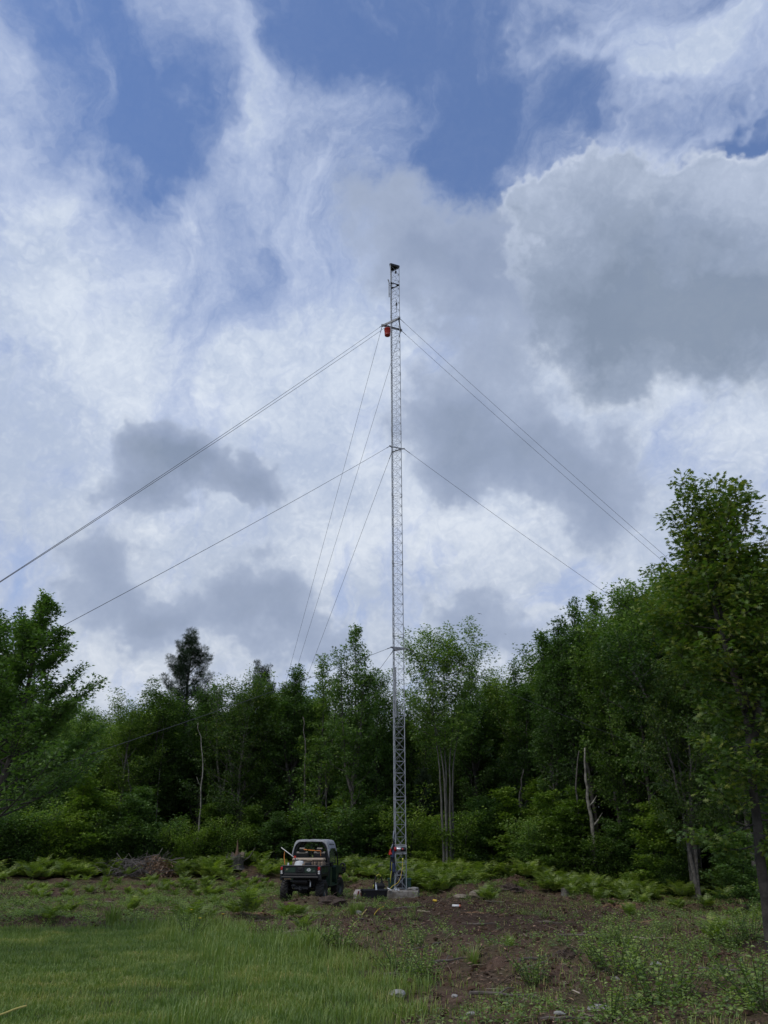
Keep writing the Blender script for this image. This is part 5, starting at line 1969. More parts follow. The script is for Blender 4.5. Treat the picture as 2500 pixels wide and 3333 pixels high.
# oak outside the left edge whose limb tip reaches into the sky
q = at_dist(-330, 2600, 13)
p_ = at_dist(-14, 1822, 13) - Vector((q.x, 13, gz1(q.x, 13)))
Ls = [stem([(0, 0, 0), (-.2, 0, 2.5), (-.6, 0, 5.2), (-.9, 0, 6.6)], 10, .002, 51), stem([(-.5, 0, 4.0), (.3, 0, p_.z - .8), (p_.x - .25, 0, p_.z - .05)], 10, .002, 52)]
wd, lv = gen_plant(641, Ls, [26, 5], lambda z: .95 * (1.2 - z) if z < .86 else .26, (10, 40), .3, 6, 8, .13, .10, .11, base=.45, droop=.3)
keep = lv[0][:, 0] < p_.x + .12
lv = tuple(a[keep] for a in lv)
single_tree('oak_tree', wd, lv, BARK_D, LEAF_O, T_OAK, q.x, 13, 'oak just outside the left edge, one leafy tip reaching in below the guy wires')


# bare and pale stems inside the wood
def snag(px, py0, py1, D, r0, lab, bend, m_, forks=(), extra=0):
    q = at_dist(px, py0, D)
    gb = gz1(q.x, D)
    top = at_dist(px + bend, py1, D)
    E = empty('bare_trunk', (q.x, D, gb - .05), lab, 'tree', 'bare pale stems in the wood')
    b = MB()
    P = stem([(0, 0, 0), ((top.x - q.x) * .3 + .05, 0, (top.z - gb) * .35), ((top.x - q.x) * .2 - .05, 0, (top.z - gb) * .7), (top.x - q.x, 0, top.z - gb)], 15, .004, int(px))
    b.tube(P, [max(r0 * (1 - .8 * k / len(P)), .008) for k in range(len(P))], 8)
    b.build('trunk', m_, E, smooth=True)
    for f, dx, dz in forks:
        k = int(f * (len(P) - 1))
        b = MB()
        b.tube([P[k], P[k] + np.array([dx * .5, -.05, dz * .4]), P[k] + np.array([dx, -.1, dz])], [r0 * .4, r0 * .3, .006], 6)
        b.build('limb', m_, E, smooth=True)


snag(655, 2700, 2350, 44, .06, 'thin white birch stem curving up in the dark wood left of the vehicle', -10, BARK_P, ((.55, -.25, .5),))
snag(1925, 2700, 2430, 35.0, .12, 'pale peeling birch trunk with short broken limbs in the right wood', -22, BARK_P, ((.42, .45, .55), (.55, .35, .45)))
snag(1885, 2700, 2440, 35.6, .08, 'thin grey trunk just left of the pale birch trunk', 0, BARK, ())
snag(520, 2560, 2330, 47, .04, 'forked pale twiggy stem left of the white birch stem', 12, BARK_P, ((.6, -.35, .9), (.7, .3, .8)))
snag(780, 2560, 2440, 45.5, .05, 'pale crooked stem behind the left rail of the vehicle', 14, BARK, ((.6, .3, .7), (.5, -.3, .8)))
snag(990, 2750, 2330, 44.5, .085, 'straight grey trunk above the vehicle roof', -4, BARK, ())
snag(1062, 2750, 2480, 44, .07, 'straight grey trunk left of the tower', 0, BARK, ())
snag(412, 2750, 2450, 45, .08, 'straight dark grey trunk right of the bright sapling', 0, BARK, ())
snag(1700, 2760, 2500, 40.5, .09, 'grey trunk under the low end of the right treeline', 4, BARK, ())

# ------------------------------------------------------------------ ferns, weeds, grass and litter on the ground
def fern_arrays(seed, n_fr=8, L=.75, up=55):
    r = np.random.default_rng(seed)
    C, D, Nn, S, T = [], [], [], [], []
    for k in range(n_fr):
        az = 2 * math.pi * k / n_fr + r.normal(0, .3)
        e = math.radians(up + r.normal(0, 10))
        ln = L * r.uniform(.7, 1.1)
        h = np.array([math.cos(az), math.sin(az), 0])
        p = np.array([r.normal(0, .03), r.normal(0, .03), 0.])
        M = 19
        tone = r.uniform(.2, .8)
        for q in range(M):
            t = q / (M - 1)
            ee = e - t ** 1.6 * math.radians(70)
            d = h * math.cos(ee) + np.array([0, 0, math.sin(ee)])
            p = p + d * ln / M
            if t < .22:
                continue
            side = np.array([-h[1], h[0], 0])
            w = ln * .27 * math.sin(math.pi * (1 - (t - .15) * .98) ** .9 * .62 + .12) * (1.05 - t) ** .35
            for sg in (-1, 1):
                C.append(p + r.normal(0, .004, 3))
                D.append(side * sg + d * .45 + np.array([0, 0, -.12]) + r.normal(0, .08, 3))
                Nn.append(np.cross(d, side) * 1.0 + r.normal(0, .18, 3))
                S.append(max(w, .03))
                T.append(np.clip(tone + r.normal(0, .12) + t * .15, 0, 1))
        C.append(p); D.append(d); Nn.append(np.array([0, 0, 1.])); S.append(.06); T.append(tone)
    return tuple(np.array(a, float) for a in (C, D, Nn, S, T))


# a pinna: toothed leaflet, long and narrow
T_PINNA = (np.array([(0, 0, 0), (.18, .15, .01), (.30, .07, .01), (.42, .14, 0), (.55, .06, 0), (.68, .10, -.02), (1, 0, -.07), (.68, -.10, -.02), (.55, -.06, 0), (.42, -.14, 0), (.30, -.07, .01), (.18, -.15, .01)], float),
           [np.array([[0, 1, 2], [2, 3, 4], [4, 5, 6], [6, 7, 8], [8, 9, 10], [10, 11, 0]]), np.array([[0, 2, 4, 6], [0, 6, 8, 10]])])


def weed_arrays(seed, n=11, H=.45, leaf=.07, spread=.22):
    r = np.random.default_rng(seed)
    C, D, Nn, S, T = [], [], [], [], []
    wood = MB()
    for k in range(n):
        az = r.uniform(0, 6.28)
        h = H * r.uniform(.5, 1.1)
        b0 = np.array([math.cos(az), math.sin(az), 0]) * spread * r.uniform(0, .6)
        lean = np.array([math.cos(az), math.sin(az), 0]) * spread * r.uniform(.3, 1.2)
        P = [b0 + lean * t ** 1.3 + np.array([0, 0, h * t]) for t in (0, .35, .7, 1)]
        wood.tube(P, [.005, .004, .003, .002], 4, False)
        m = int(h / .017)
        tone = r.uniform(.15, .8)
        for q in range(m):
            t = .2 + .8 * q / m
            p = b0 + lean * t ** 1.3 + np.array([0, 0, h * t])
            a = q * 2.4 + az
            C.append(p)
            D.append(np.array([math.cos(a), math.sin(a), .25]) + r.normal(0, .2, 3))
            Nn.append(np.array([0, 0, 1.]) + r.normal(0, .35, 3))
            S.append(leaf * r.uniform(.6, 1.2) * (1.15 - .45 * t))
            T.append(np.clip(tone + .25 * t + r.normal(0, .1), 0, 1))
    return wood, tuple(np.array(a, float) for a in (C, D, Nn, S, T))


def merge_instances(lv, xs, ys, sc, rot, tmpl, name, material, tint_j, zoff=0.0, tilt=None):
    """many small plants nobody could count, as one mesh"""
    CC, DD, NN, SS, TT = [], [], [], [], []
    z = gz(xs, ys)
    for v in range(len(lv)):
        C, D, Nn, S, T = lv[v]
        sel = np.arange(len(xs)) % len(lv) == v
        if not sel.any():
            continue
        c, s = np.cos(rot[sel]), np.sin(rot[sel])
        R = np.zeros((sel.sum(), 3, 3))
        R[:, 0, 0], R[:, 0, 1], R[:, 1, 0], R[:, 1, 1], R[:, 2, 2] = c, -s, s, c, 1
        k = sc[sel]
        P = np.einsum('nij,mj->nmi', R, C) * k[:, None, None]
        P += np.stack([xs[sel], ys[sel], z[sel] + zoff], -1)[:, None, :]
        CC.append(P.reshape(-1, 3))
        DD.append(np.einsum('nij,mj->nmi', R, D).reshape(-1, 3))
        NN.append(np.einsum('nij,mj->nmi', R, Nn).reshape(-1, 3))
        SS.append((k[:, None] * S[None]).reshape(-1))
        TT.append(np.clip(T[None] + tint_j[sel][:, None], 0, 1).reshape(-1))
    return leaf_mesh(name, np.concatenate(CC), np.concatenate(DD), np.concatenate(NN), np.concatenate(SS), np.concatenate(TT), tmpl, material)


FV = [fern_arrays(900 + k, 11 + k % 3, .82, 62 + 7 * (k % 3)) for k in range(5)]
WV = [weed_arrays(950 + k, 15 + k, .34 + .03 * k, .044 + .005 * (k % 3)) for k in range(4)]


def px_of(x, y):
    """photo column of a ground point (only used to look up measured tables)"""
    p = CAM_M.transposed() @ Vector((x, y, gz1(x, y) - CAM_Z))
    return CX + F * p.x / -p.z, CY - F * p.y / -p.z


# fern bed along the foot of the wood
r_ = np.random.default_rng(5)
N_ = 9000
ux = r_.uniform(-25, 23, N_)
uy = r_.uniform(20, 48, N_)
pxs = CX + F * ux / (uy * .924 - .6)
# measured front line of the fern bed for each column: distance where the ferns start
fr = np.interp(pxs, [-400, 0, 400, 560, 700, 780, 880, 1100, 1180, 1330, 1450, 1600, 1700, 1900, 2100, 2300, 2600], [38, 38.5, 39.5, 41, 38.5, 41.5, 39.5, 40, 38, 33, 31.8, 37, 34, 31, 30, 29.5, 28])
bk = np.interp(pxs, [-400, 700, 1450, 2000, 2600], [44, 46, 43, 37, 31]) + 1
dens = sstep(uy, fr - .8, fr + .8) * (1 - sstep(uy, bk - .5, bk + 1.5))
pat = fbm(ux * .55, uy * .55, 41, 3)
dens = dens * (.25 + 1.1 * sstep(pat, .38, .58))
dens = dens + (.16 + .34 * (pxs < 1000)) * sstep(fbm(ux * .7, uy * .7, 43, 3), .47, .58) * sstep(uy, fr - 13, fr - 1) * (uy < fr + 1) * (np.abs(ux - 2.5) > 3.0)
dens *= 1 - .93 * ((pxs > 365) & (pxs < 570) & (uy > 38) & (uy < 43))
dens *= 1 - .9 * np.exp(-(((ux - .6) / 1.5) ** 2 + ((uy - 31) / 1.4) ** 2))
dens *= 1 - .97 * ((np.abs(ux + 2.3) < 1.5) & (np.abs(uy - 29.6) < 3))
ok = r_.uniform(0, 1, N_) < dens * .78
fx, fy = ux[ok], uy[ok]
fern_bed = merge_instances(FV, fx, fy, r_.uniform(.7, 1.6, len(fx)) * (.45 + .55 * sstep(uy[ok], fr[ok] - 2.5, fr[ok] + 1)) * (1 - .25 * sstep(pxs[ok], 1650, 1900)), r_.uniform(0, 6.28, len(fx)), T_PINNA, 'fern_bed', FERN, (fbm(fx * .8, fy * .8, 8, 2) - .5) * .7)
tag(fern_bed, 'dense bed of bright green ferns along the foot of the wood', 'ferns', kind='stuff')

# single plants
for k in range(5):
    C, D, Nn, S, T = FV[k]
    PROTO['fern%d' % k] = leaf_mesh('fern', C, D, Nn, S, T, T_PINNA, FERN)
    PROTO['fern%d' % k]['_used'] = 0
for k in range(4):
    w, lv = WV[k]
    E = bpy.data.objects.new('leafy_weed', None)
    COL.objects.link(E)
    w.build('stem', mat('weed_stem', (.07, .10, .03), .8), E)
    leaf_mesh('foliage', *lv, T_OVAL, WEED, E)
    E['_used'] = 0
    PROTO['weed%d' % k] = E
# grass tuft
r_g = np.random.default_rng(77)


def blade_arrays(x, y, z, h, w, az, lean, tint, r):
    """curved tapering blades: a quad and a tip triangle each"""
    n = len(x)
    d = np.stack([np.cos(az), np.sin(az)], -1)
    s = np.stack([-np.sin(az), np.cos(az)], -1) * (w / 2)[:, None]
    base = np.stack([x, y], -1)
    V = np.zeros((n, 5, 3))
    m = base + d * (lean * h * .32)[:, None]
    t = base + d * (lean * h)[:, None]
    V[:, 0, :2], V[:, 1, :2] = base - s, base + s
    V[:, 2, :2], V[:, 3, :2] = m + s * .8, m - s * .8
    V[:, 4, :2] = t
    V[:, 0:2, 2] = z[:, None] - .01
    V[:, 2:4, 2] = (z + h * .6)[:, None]
    V[:, 4, 2] = z + h * (1 - .25 * lean)
    off = (np.arange(n) * 5)[:, None]
    return V.reshape(-1, 3), [np.array([[0, 1, 2, 3]]) + off, np.array([[3, 2, 4]]) + off], np.repeat(tint, 5)


def blades(name, x, y, z, h, w, lean, tint, parent=None, az=None):
    r = np.random.default_rng(len(x))
    az = r.uniform(0, 6.28, len(x)) if az is None else az
    V, G, T = blade_arrays(x, y, z, h, w, az, lean, tint, r)
    return link_mesh(name, V, G, GRASS, parent, attrs={'tint': ('POINT', T)})


for k in range(2):
    n = 150
    a = r_g.uniform(0, 6.28, n)
    rr_ = np.abs(r_g.normal(0, .08, n))
    PROTO['tuft%d' % k] = blades('grass_tuft', rr_ * np.cos(a), rr_ * np.sin(a), np.zeros(n), r_g.uniform(.18, .48, n), np.full(n, .009), r_g.uniform(.1, .7, n), r_g.uniform(.2, .7, n), az=a)
    PROTO['tuft%d' % k]['_used'] = 0

SP = [
    ('fern0', 113, 2925, .9, 'small fern low in the cleared ground near the left edge'), ('fern1', 218, 2978, 1.05, 'bright fern on the soil in the left foreground, left of the dark weed'),
    ('weed0', 300, 2968, 1.3, 'dark leafy weed between two ferns in the left foreground'), ('fern2', 430, 2970, 1.0, 'fern standing alone above the tall grass in the left foreground'),
    ('fern3', 158, 3000, .8, 'small low fern just above the lawn edge at left'), ('fern4', 612, 3016, 1.35, 'tallest bright fern at the edge of the tall grass left of centre'),
    ('fern0', 660, 3004, 1.1, 'fern leaning against the right side of the tallest fern'), ('weed1', 575, 3022, 1.2, 'leafy weed at the left foot of the tallest fern'),
    ('fern2', 814, 2990, 1.3, 'big bright fern in front of and left of the utility vehicle'), ('fern1', 768, 2982, .9, 'smaller fern joined to the left of the big bright fern'),
    ('fern3', 932, 2996, 1.0, 'big fern directly in front of the vehicle left rear wheel'), ('fern0', 968, 2990, .9, 'low fern at the right of the big fern by the wheel'),
    ('weed2', 1060, 2917, .85, 'small leafy plant beside the vehicle right rear wheel'), ('weed3', 620, 3058, 1.2, 'leafy weed in the tall grass below the tallest fern'),
    ('weed0', 1047, 3075, 1.5, 'dark leafy bush at the edge of the grass left of the tower line'), ('weed1', 1105, 3092, 1.4, 'leafy weed at the right end of the tall grass'),
    ('weed2', 885, 3060, 1.25, 'leafy weed in the grass below the big fern by the wheel'), ('fern4', 985, 3032, .7, 'small fern between the vehicle and the dark leafy bush'),
    ('tuft0', 1150, 2975, .9, 'grass tuft on the dirt in front of the cement bag'), ('tuft1', 1175, 2968, .7, 'short grass tuft just right of the pale rounded stone'),
    ('weed3', 1348, 2995, .75, 'small bright weed on the dirt in front of the pad'), ('fern1', 1597, 2940, 1.15, 'big fern at the right of the sandy boulder'),
    ('fern2', 1570, 2930, .9, 'fern half behind the big fern right of the boulder'), ('fern3', 1695, 2895, .9, 'fern between the boulder fern and the small stump'),
    ('fern0', 1812, 2905, .8, 'fern touching the left of the small stump'), ('weed0', 1770, 2990, .7, 'small dark weed on the bare dirt right of centre'),
    ('weed1', 1706, 2980, .6, 'tiny weed left of the small dark weed on the dirt'), ('fern4', 1950, 2935, 1.1, 'spreading fern right of the small stump'),
    ('fern1', 2026, 2940, 1.1, 'spreading fern third to the right of the small stump'), ('fern0', 2088, 2945, 1.0, 'fern above the orange wood chips'),
    ('fern2', 2052, 2990, .8, 'lone low fern just right of the orange wood chips'), ('fern3', 2200, 2958, .9, 'fern left of the scarred oak foot'),
    ('fern4', 2305, 2962, .9, 'fern right of the scarred oak foot'), ('weed2', 1985, 3072, 1.1, 'leafy weed below the orange wood chips'),
    ('weed3', 2040, 3082, 1.1, 'leafy weed right below the orange wood chips'), ('weed0', 2162, 3045, 1.0, 'leafy weed in the open right foreground, alone'),
    ('weed1', 1955, 3155, 1.5, 'wide leafy weed at the left of the right foreground patch'), ('weed2', 2010, 3178, 1.6, 'wide leafy weed second in the right foreground patch'),
    ('weed3', 2090, 3192, 1.5, 'wide leafy weed third in the right foreground patch'), ('weed0', 1747, 3208, 1.25, 'bright leafy weed alone in the lower right dirt'),
    ('weed1', 1725, 3192, 1.0, 'smaller weed leaning on the bright lone weed'), ('weed2', 1352, 3080, 1.0, 'pale green weed in front of the tower on the dirt'),
    ('weed3', 1292, 3175, 1.4, 'leafy weed at the lawn edge below the tower, left one'), ('weed0', 1345, 3190, 1.4, 'leafy weed at the lawn edge below the tower, middle one'),
    ('weed1', 1395, 3200, 1.2, 'leafy weed at the lawn edge below the tower, right one'), ('weed2', 2142, 3272, 1.7, 'big leafy weed low in the right foreground'),
    ('weed3', 2215, 3258, 1.6, 'big leafy weed beside the low right foreground one'), ('weed0', 2404, 3258, 1.7, 'leafy weed near the bottom right corner'),
    ('weed1', 2486, 3290, 1.8, 'leafy weed cut by the right edge at the bottom corner'), ('weed2', 2380, 3085, 1.5, 'leafy weed left of the near oak trunk'),
    ('weed3', 2440, 3060, 1.5, 'leafy weed close to the near oak trunk'), ('fern2', 2330, 3070, 1.0, 'fern amid the weeds left of the near oak trunk'),
    ('weed0', 2300, 3130, 1.3, 'leafy weed in the middle of the right foreground'), ('weed3', 1990, 3325, 1.3, 'leafy weed cut by the bottom edge at right'),
    ('tuft0', 1540, 3150, .8, 'thin grass tuft on the dark churned dirt below the tower'), ('tuft1', 1660, 3090, .7, 'thin grass tuft on the dark dirt right of centre'),
    ('weed1', 60, 2950, 1.0, 'leafy weed on the cleared soil at the far left edge'), ('weed2', 520, 2940, .8, 'small weed on the reddish soil left of the vehicle'),
    ('fern3', 700, 2945, .7, 'small fern on the soil above the big bright fern'), ('weed1', 440, 2910, .8, 'low weed in front of the brush pile'),
    ('fern1', 350, 2895, .8, 'fern in front of the left end of the brush pile'), ('fern0', 615, 2888, .85, 'fern on the soil in front of the broken stump'),
    ('tuft1', 365, 3010, 1.3, 'grass tuft poking above the lawn edge at left'), ('tuft0', 1010, 3110, 1.2, 'tall grass tuft at the end of the grass band'),
]
for key, px, py, s, lab in SP:
    g = on_ground(px, py)
    src = PROTO[key]
    o = src if not src['_used'] else copy_tree(src)
    src['_used'] = 1
    o.location = (g.x, g.y, g.z - .01)
    o.rotation_euler = (0, 0, RT.uniform(0, 6.28))
    s *= .82 if 'fern' in key else 1
    o.scale = (s, s, s * RT.uniform(.9, 1.1))
    tag(o, lab, 'fern' if 'fern' in key else ('grass tuft' if 'tuft' in key else 'weed'), {'f': 'single ferns on the cleared ground', 'w': 'leafy weeds on the cleared ground', 't': 'grass tufts on the dirt'}[key[0]])

# lawn
r_ = np.random.default_rng(6)
N_ = 420000
x = r_.uniform(-11, 2.2, N_)
y = 8.0 + 10.5 * r_.uniform(0, 1, N_) ** 1.15
e = edge_dist(x, y) + (fbm(x * 1.1, y * 1.1, 61, 4) - .5) * (.9 + 2.4 * sstep(x, -2.5, -.3))
keep = (e > -.15) & (np.abs(x) < y * .56 + .6)
x, y, e = x[keep], y[keep], e[keep]
dry = sstep(fbm(x * 1.6, y * 1.9, 71, 5), .45, .7)
bare = sstep(fbm(x * 2.2, y * 3.0, 73, 3), .62, .72)
keep = (r_.uniform(0, 1, len(x)) > bare * .75) & (r_.uniform(0, 1, len(x)) < np.clip(.25 + e / (.4 + 1.6 * sstep(x, -2.5, -.3)), 0, 1))
x, y, e, dry = x[keep], y[keep], e[keep], dry[keep]
n = len(x)
h = r_.uniform(.025, .075, n) * (1 + .6 * fbm(x * 2, y * 2, 75, 2)) * (1 + 1.3 * np.exp(-np.clip(e, 0, 9) / .8))
tint = np.clip(.36 + .22 * (fbm(x * 3, y * 3, 77, 2) - .5) * 2 + dry * .22 + r_.normal(0, .14, n), 0, 1)
lawn = blades('lawn_grass', x, y, gz(x, y), h, r_.uniform(.004, .008, n), r_.uniform(.1, .9, n), tint)
tag(lawn, 'short green lawn with dry straw patches in the left foreground', 'grass', kind='stuff')

# tall unmown band on the lawn edge
N_ = 60000
x = r_.uniform(-11, 2.6, N_)
y = r_.uniform(8.5, 20, N_)
e = edge_dist(x, y)
w_ = .55 + 1.5 * np.exp(-((x + 2.3) / 2.6) ** 2)
keep = (np.abs(e - w_ * .35) < w_ * (.45 + .6 * fbm(x * 1.3, y * 1.3, 81, 3))) & (r_.uniform(0, 1, N_) < (.25 + .75 * sstep(fbm(x * .9, y * .9, 83, 2), .4, .6)) * (1 - .85 * sstep(x, -1.9, -.4))) & (np.abs(x) < y * .56 + .6)
x, y = x[keep], y[keep]
n = len(x)
hh = (.13 + .26 * fbm(x * .8, y * .8, 85, 2)) * r_.uniform(.5, 1.2, n) * (1 - .45 * sstep(-x, 4, 8)) * (1 - .45 * sstep(x, -.2, 1.3))
tall = blades('tall_grass', x, y, gz(x, y), hh, r_.uniform(.006, .010, n), r_.uniform(.1, .7, n), np.clip(.30 + .3 * fbm(x, y, 87, 2) + r_.normal(0, .1, n), 0, 1))
tag(tall, 'taller unmown green grass along the edge of the lawn', 'grass', kind='stuff')

for px, py, lab in ((614, 3030, 'yellow wildflower above the tall grass, leftmost of three'), (642, 3066, 'yellow wildflower low in the tall grass, middle of three'), (718, 3045, 'yellow wildflower in the tall grass, rightmost of three')):
    g = on_ground(px, py)
    E = empty('wildflower', g, lab, 'flower', 'yellow wildflowers in the tall grass')
    b = MB()
    b.tube([(0, 0, 0), (.01, 0, .2), (.02, 0, .38)], .003, 5)
    b.build('stem', mat('weed_stem', (.07, .10, .03), .8), E)
    b = MB()
    for k in range(9):
        a = 2 * math.pi * k / 9
        b.add([(.02, 0, .38), (.02 + .032 * math.cos(a - .25), .032 * math.sin(a - .25), .392), (.02 + .036 * math.cos(a), .036 * math.sin(a), .39), (.02 + .032 * math.cos(a + .25), .032 * math.sin(a + .25), .392)], [(0, 1, 2, 3)])
    b.lathe([(0, .375), (.010, .38), (.008, .39), (0, .393)], (.02, 0, 0), 'Z', 8)
    b.build('petals', mat('petal_yellow', (.75, .55, .03), .6), E)

# thin grass and sprigs over the clearing
N_ = 230000
x = r_.uniform(-18, 18, N_)
y = 8.5 + 29 * r_.uniform(0, 1, N_) ** 1.0
e = edge_dist(x, y)
pt = fbm(x * .7, y * .7, 91, 4)
dirt = np.exp(-(((x - 2.3) / 3.2) ** 2 + ((y - 22) / 7.5) ** 4))
pr = sstep(pt, .46, .62) * (1 - .9 * dirt) * .9 + .015 + .5 * np.exp(-(e / .5) ** 2)
pr = pr * (1 - .95 * np.exp(-(((x - .5) / 1.1) ** 2 + ((y - 30.6) / 1.2) ** 2)))
keep = (e < .1) & (np.abs(x) < y * .56 + .6) & (r_.uniform(0, 1, N_) < pr)
x, y = x[keep], y[keep]
n = len(x)
sg = blades('sparse_grass', x, y, gz(x, y), r_.uniform(.03, .12, n), r_.uniform(.005, .010, n), r_.uniform(.2, 1.1, n), np.clip(.5 + r_.normal(0, .22, n), 0, 1))
tag(sg, 'thin grass scattered over the cleared brown ground', 'grass', kind='stuff')
SPRIG = []
for k in range(4):
    w, lv = weed_arrays(980 + k, 4, .13, .042, .10)
    SPRIG.append(lv)
N_ = 44000
x = r_.uniform(-18, 18, N_)
y = 9 + 28 * r_.uniform(0, 1, N_)
e = edge_dist(x, y)
right = sstep(x - y * .17, .3, 2.6) * (1 - sstep(y, 22, 27)) * .5 + sstep(-x, 1.5, 4) * .6
pr = sstep(fbm(x * .6, y * .6, 95, 4), .46, .62) * (1 - .97 * np.exp(-(((x - 2.4) / 3.6) ** 2 + ((y - 22) / 8) ** 4))) * .6 + right * .35
pr = pr * (1 - np.exp(-(((x - .5) / 1.1) ** 2 + ((y - 30.6) / 1.2) ** 2)))
keep = (e < -.1) & (np.abs(x) < y * .56 + .6) & (r_.uniform(0, 1, N_) < pr)
x, y = x[keep], y[keep]
n = len(x)
sp_ = merge_instances(SPRIG, x, y, r_.uniform(.6, 1.7, n), r_.uniform(0, 6.28, n), T_OVAL, 'ground_weeds', WEED, r_.normal(-.1, .15, n))
tag(sp_, 'low green weeds sprouting all over the cleared ground', 'weeds', kind='stuff')

# wood chips, dead leaves and twigs
T_CHIP = (np.array([(0, -.5, 0), (1, -.4, 0), (1.05, .45, 0), (.05, .5, 0), (.1, -.35, .22), (.9, -.3, .22), (.95, .3, .22), (.1, .35, .22)], float),
          [np.array([[0, 1, 2, 3], [4, 5, 6, 7], [0, 1, 5, 4], [1, 2, 6, 5], [2, 3, 7, 6], [3, 0, 4, 7]])])


def litter_pos(N, near=9, far=36):
    x = r_.uniform(-18, 18, N)
    y = near + (far - near) * r_.uniform(0, 1, N) ** 1.05
    e = edge_dist(x, y)
    pr = .3 + .7 * sstep(fbm(x * .8, y * .8, 101, 3), .42, .6)
    for mx, my, rr2 in ((6.6, 24.2, .9), (7.9, 24.5, .7), (-3.0, 22.6, .9), (-5, 26, 2.0)):
        pr = pr + .9 * np.exp(-((x - mx) ** 2 + (y - my) ** 2) / rr2 ** 2)
    keep = (e < -.05) & (np.abs(x) < y * .56 + .6) & (r_.uniform(0, 1, N) < pr)
    keep &= ~((np.abs(x - .58) < .75) & (np.abs(y - 31) < .75))
    return x[keep], y[keep]


def scatter(name, N, size, aspect, tmpl, material, tint_f, label, cat, thick=None, lift=.0):
    x, y = litter_pos(N)
    n = len(x)
    az = r_.uniform(0, 6.28, n)
    D = np.stack([np.cos(az), np.sin(az), r_.normal(.08, .22, n)], -1)
    Nn = np.stack([r_.normal(0, .28, n), r_.normal(0, .28, n), np.ones(n)], -1)
    C = np.stack([x, y, gz(x, y) + lift], -1)
    tv = tmpl[0] * np.array([1, aspect, aspect if thick is None else thick])
    o = leaf_mesh(name, C, D, Nn, r_.uniform(size[0], size[1], n), tint_f(n), (tv, tmpl[1]), material)
    tag(o, label, cat, kind='stuff')
    return o


CHIP = leaf_mat('wood_chip', [(0, (.035, .026, .020)), (.5, (.10, .075, .055)), (.85, (.22, .17, .125)), (1, (.50, .43, .34))], trans=0, gl=.01, objvar=0)
scatter('wood_chips', 80000, (.03, .11), .22, T_CHIP, CHIP, lambda n: np.clip(r_.beta(1.7, 2.5, n) * 1.05, 0, 1), 'brown wood chips and bark strewn over the cleared ground', 'wood chips', lift=.004)
scatter('dead_leaves', 60000, (.04, .09), .8, T_OVAL, DEAD, lambda n: r_.beta(1.4, 3.5, n), 'dead brown leaves strewn over the cleared ground', 'dead leaves', lift=.012)
scatter('dirt_clods', 14000, (.03, .10), .8, T_CHIP, leaf_mat('soil_clod', [(0, (.030, .019, .013)), (1, (.12, .078, .055))], trans=0, gl=0, objvar=0), lambda n: r_.uniform(0, 1, n), 'small clods of dark soil over the cleared ground', 'soil clods', thick=1.6)
T_TWIG = (np.array([(0, -.5, 0), (0, .5, 0), (0, 0, .8), (.5, -.4, .6), (.5, .4, .6), (.5, 0, 1.3), (1, -.2, 0), (1, .2, 0), (1, 0, .4)], float),
          [np.array([[0, 1, 4, 3], [1, 2, 5, 4], [2, 0, 3, 5], [3, 4, 7, 6], [4, 5, 8, 7], [5, 3, 6, 8]])])
scatter('twigs', 9000, (.12, .42), .035, T_TWIG, CHIP, lambda n: np.clip(r_.beta(1.8, 2.4, n), 0, 1), 'thin broken twigs lying over the cleared ground', 'twigs', lift=.01)

# larger broken sticks, each its own object
stick_m = mat('stick_grey', (.12, .10, .083), .9, vary=.3, vscale=8)
stick_p = mat('stick_pale', (.27, .225, .165), .85, vary=.2, vscale=8)
SK = []
for k in range(6):
    rk_ = random.Random(k + 60)
    b = MB()
    n = 7
    L = 1.0
    P = [Vector((L * (i / n - .5), rk_.uniform(-.04, .04), .02 + rk_.uniform(-.01, .03))) for i in range(n + 1)]
    b.tube(P, [.028 - .016 * i / n for i in range(n + 1)], 6)
    if k % 2:
        b.tube([P[3], P[3] + Vector((.14, .12, .06)), P[3] + Vector((.25, .25, .05))], [.014, .011, .006], 5)
    SK.append(b.build('stick', stick_p if k in (0, 3) else stick_m))
NAMED = [(1560, 3015, 1, 1.2, .1, 'long pale stick lying on the dark dirt below the boulder'), (1380, 2972, 0, .55, -.6, 'short bare stick on the dirt in front of the pad'),
         (1335, 2958, 2, 1.1, .1, 'thin root like stick in front of the pad face'), (1175, 2945, 4, 1.0, -.35, 'grey stick in front of the black tub'),
         (1040, 2978, 0, .9, -.12, 'pale whitish stick lying in front of the right rear wheel'), (2120, 3062, 3, 1.6, 0, 'long pale branch lying across the right foreground'),
         (1900, 3058, 1, 1.3, -.15, 'grey forked branch left of the long pale branch'), (2240, 3025, 2, .9, .3, 'grey stick right of the orange wood chips'),
         (1290, 3180, 5, .8, .2, 'stick at the lawn edge below the tower'), (1460, 3140, 1, .9, .5, 'forked stick on the dark churned dirt'),
         (60, 2962, 0, .6, 0, 'pale cut stick on the soil at far left'), (355, 2943, 0, .35, .2, 'short white stick on the soil left of centre'),
         (270, 2990, 4, .6, .4, 'grey stick beside the dark leafy weed at left'), (555, 2965, 3, .45, -.9, 'small curved pale stick right of the lone fern at left'),
         (940, 3040, 3, .9, .25, 'yellowish peeled branch at the edge of the tall grass'), (965, 3052, 0, .6, .7, 'second peeled branch crossing the yellowish one'),
         (1830, 3330, 2, .9, .1, 'dark stick in the litter at the bottom right of centre'), (1640, 3248, 5, 1.1, 0, 'long thin stick in the lower right dirt'),
         (1790, 3010, 2, .8, -.5, 'grey stick left of the orange wood chips'), (2380, 3170, 1, 1.2, .05, 'dead branch before the weeds by the near oak'),
         (1610, 2940, 0, .8, -.1, 'pale split stick at the foot of the boulder fern'), (1740, 3130, 4, .8, .6, 'leaning grey stick on the open dirt right of centre')]
used = set()
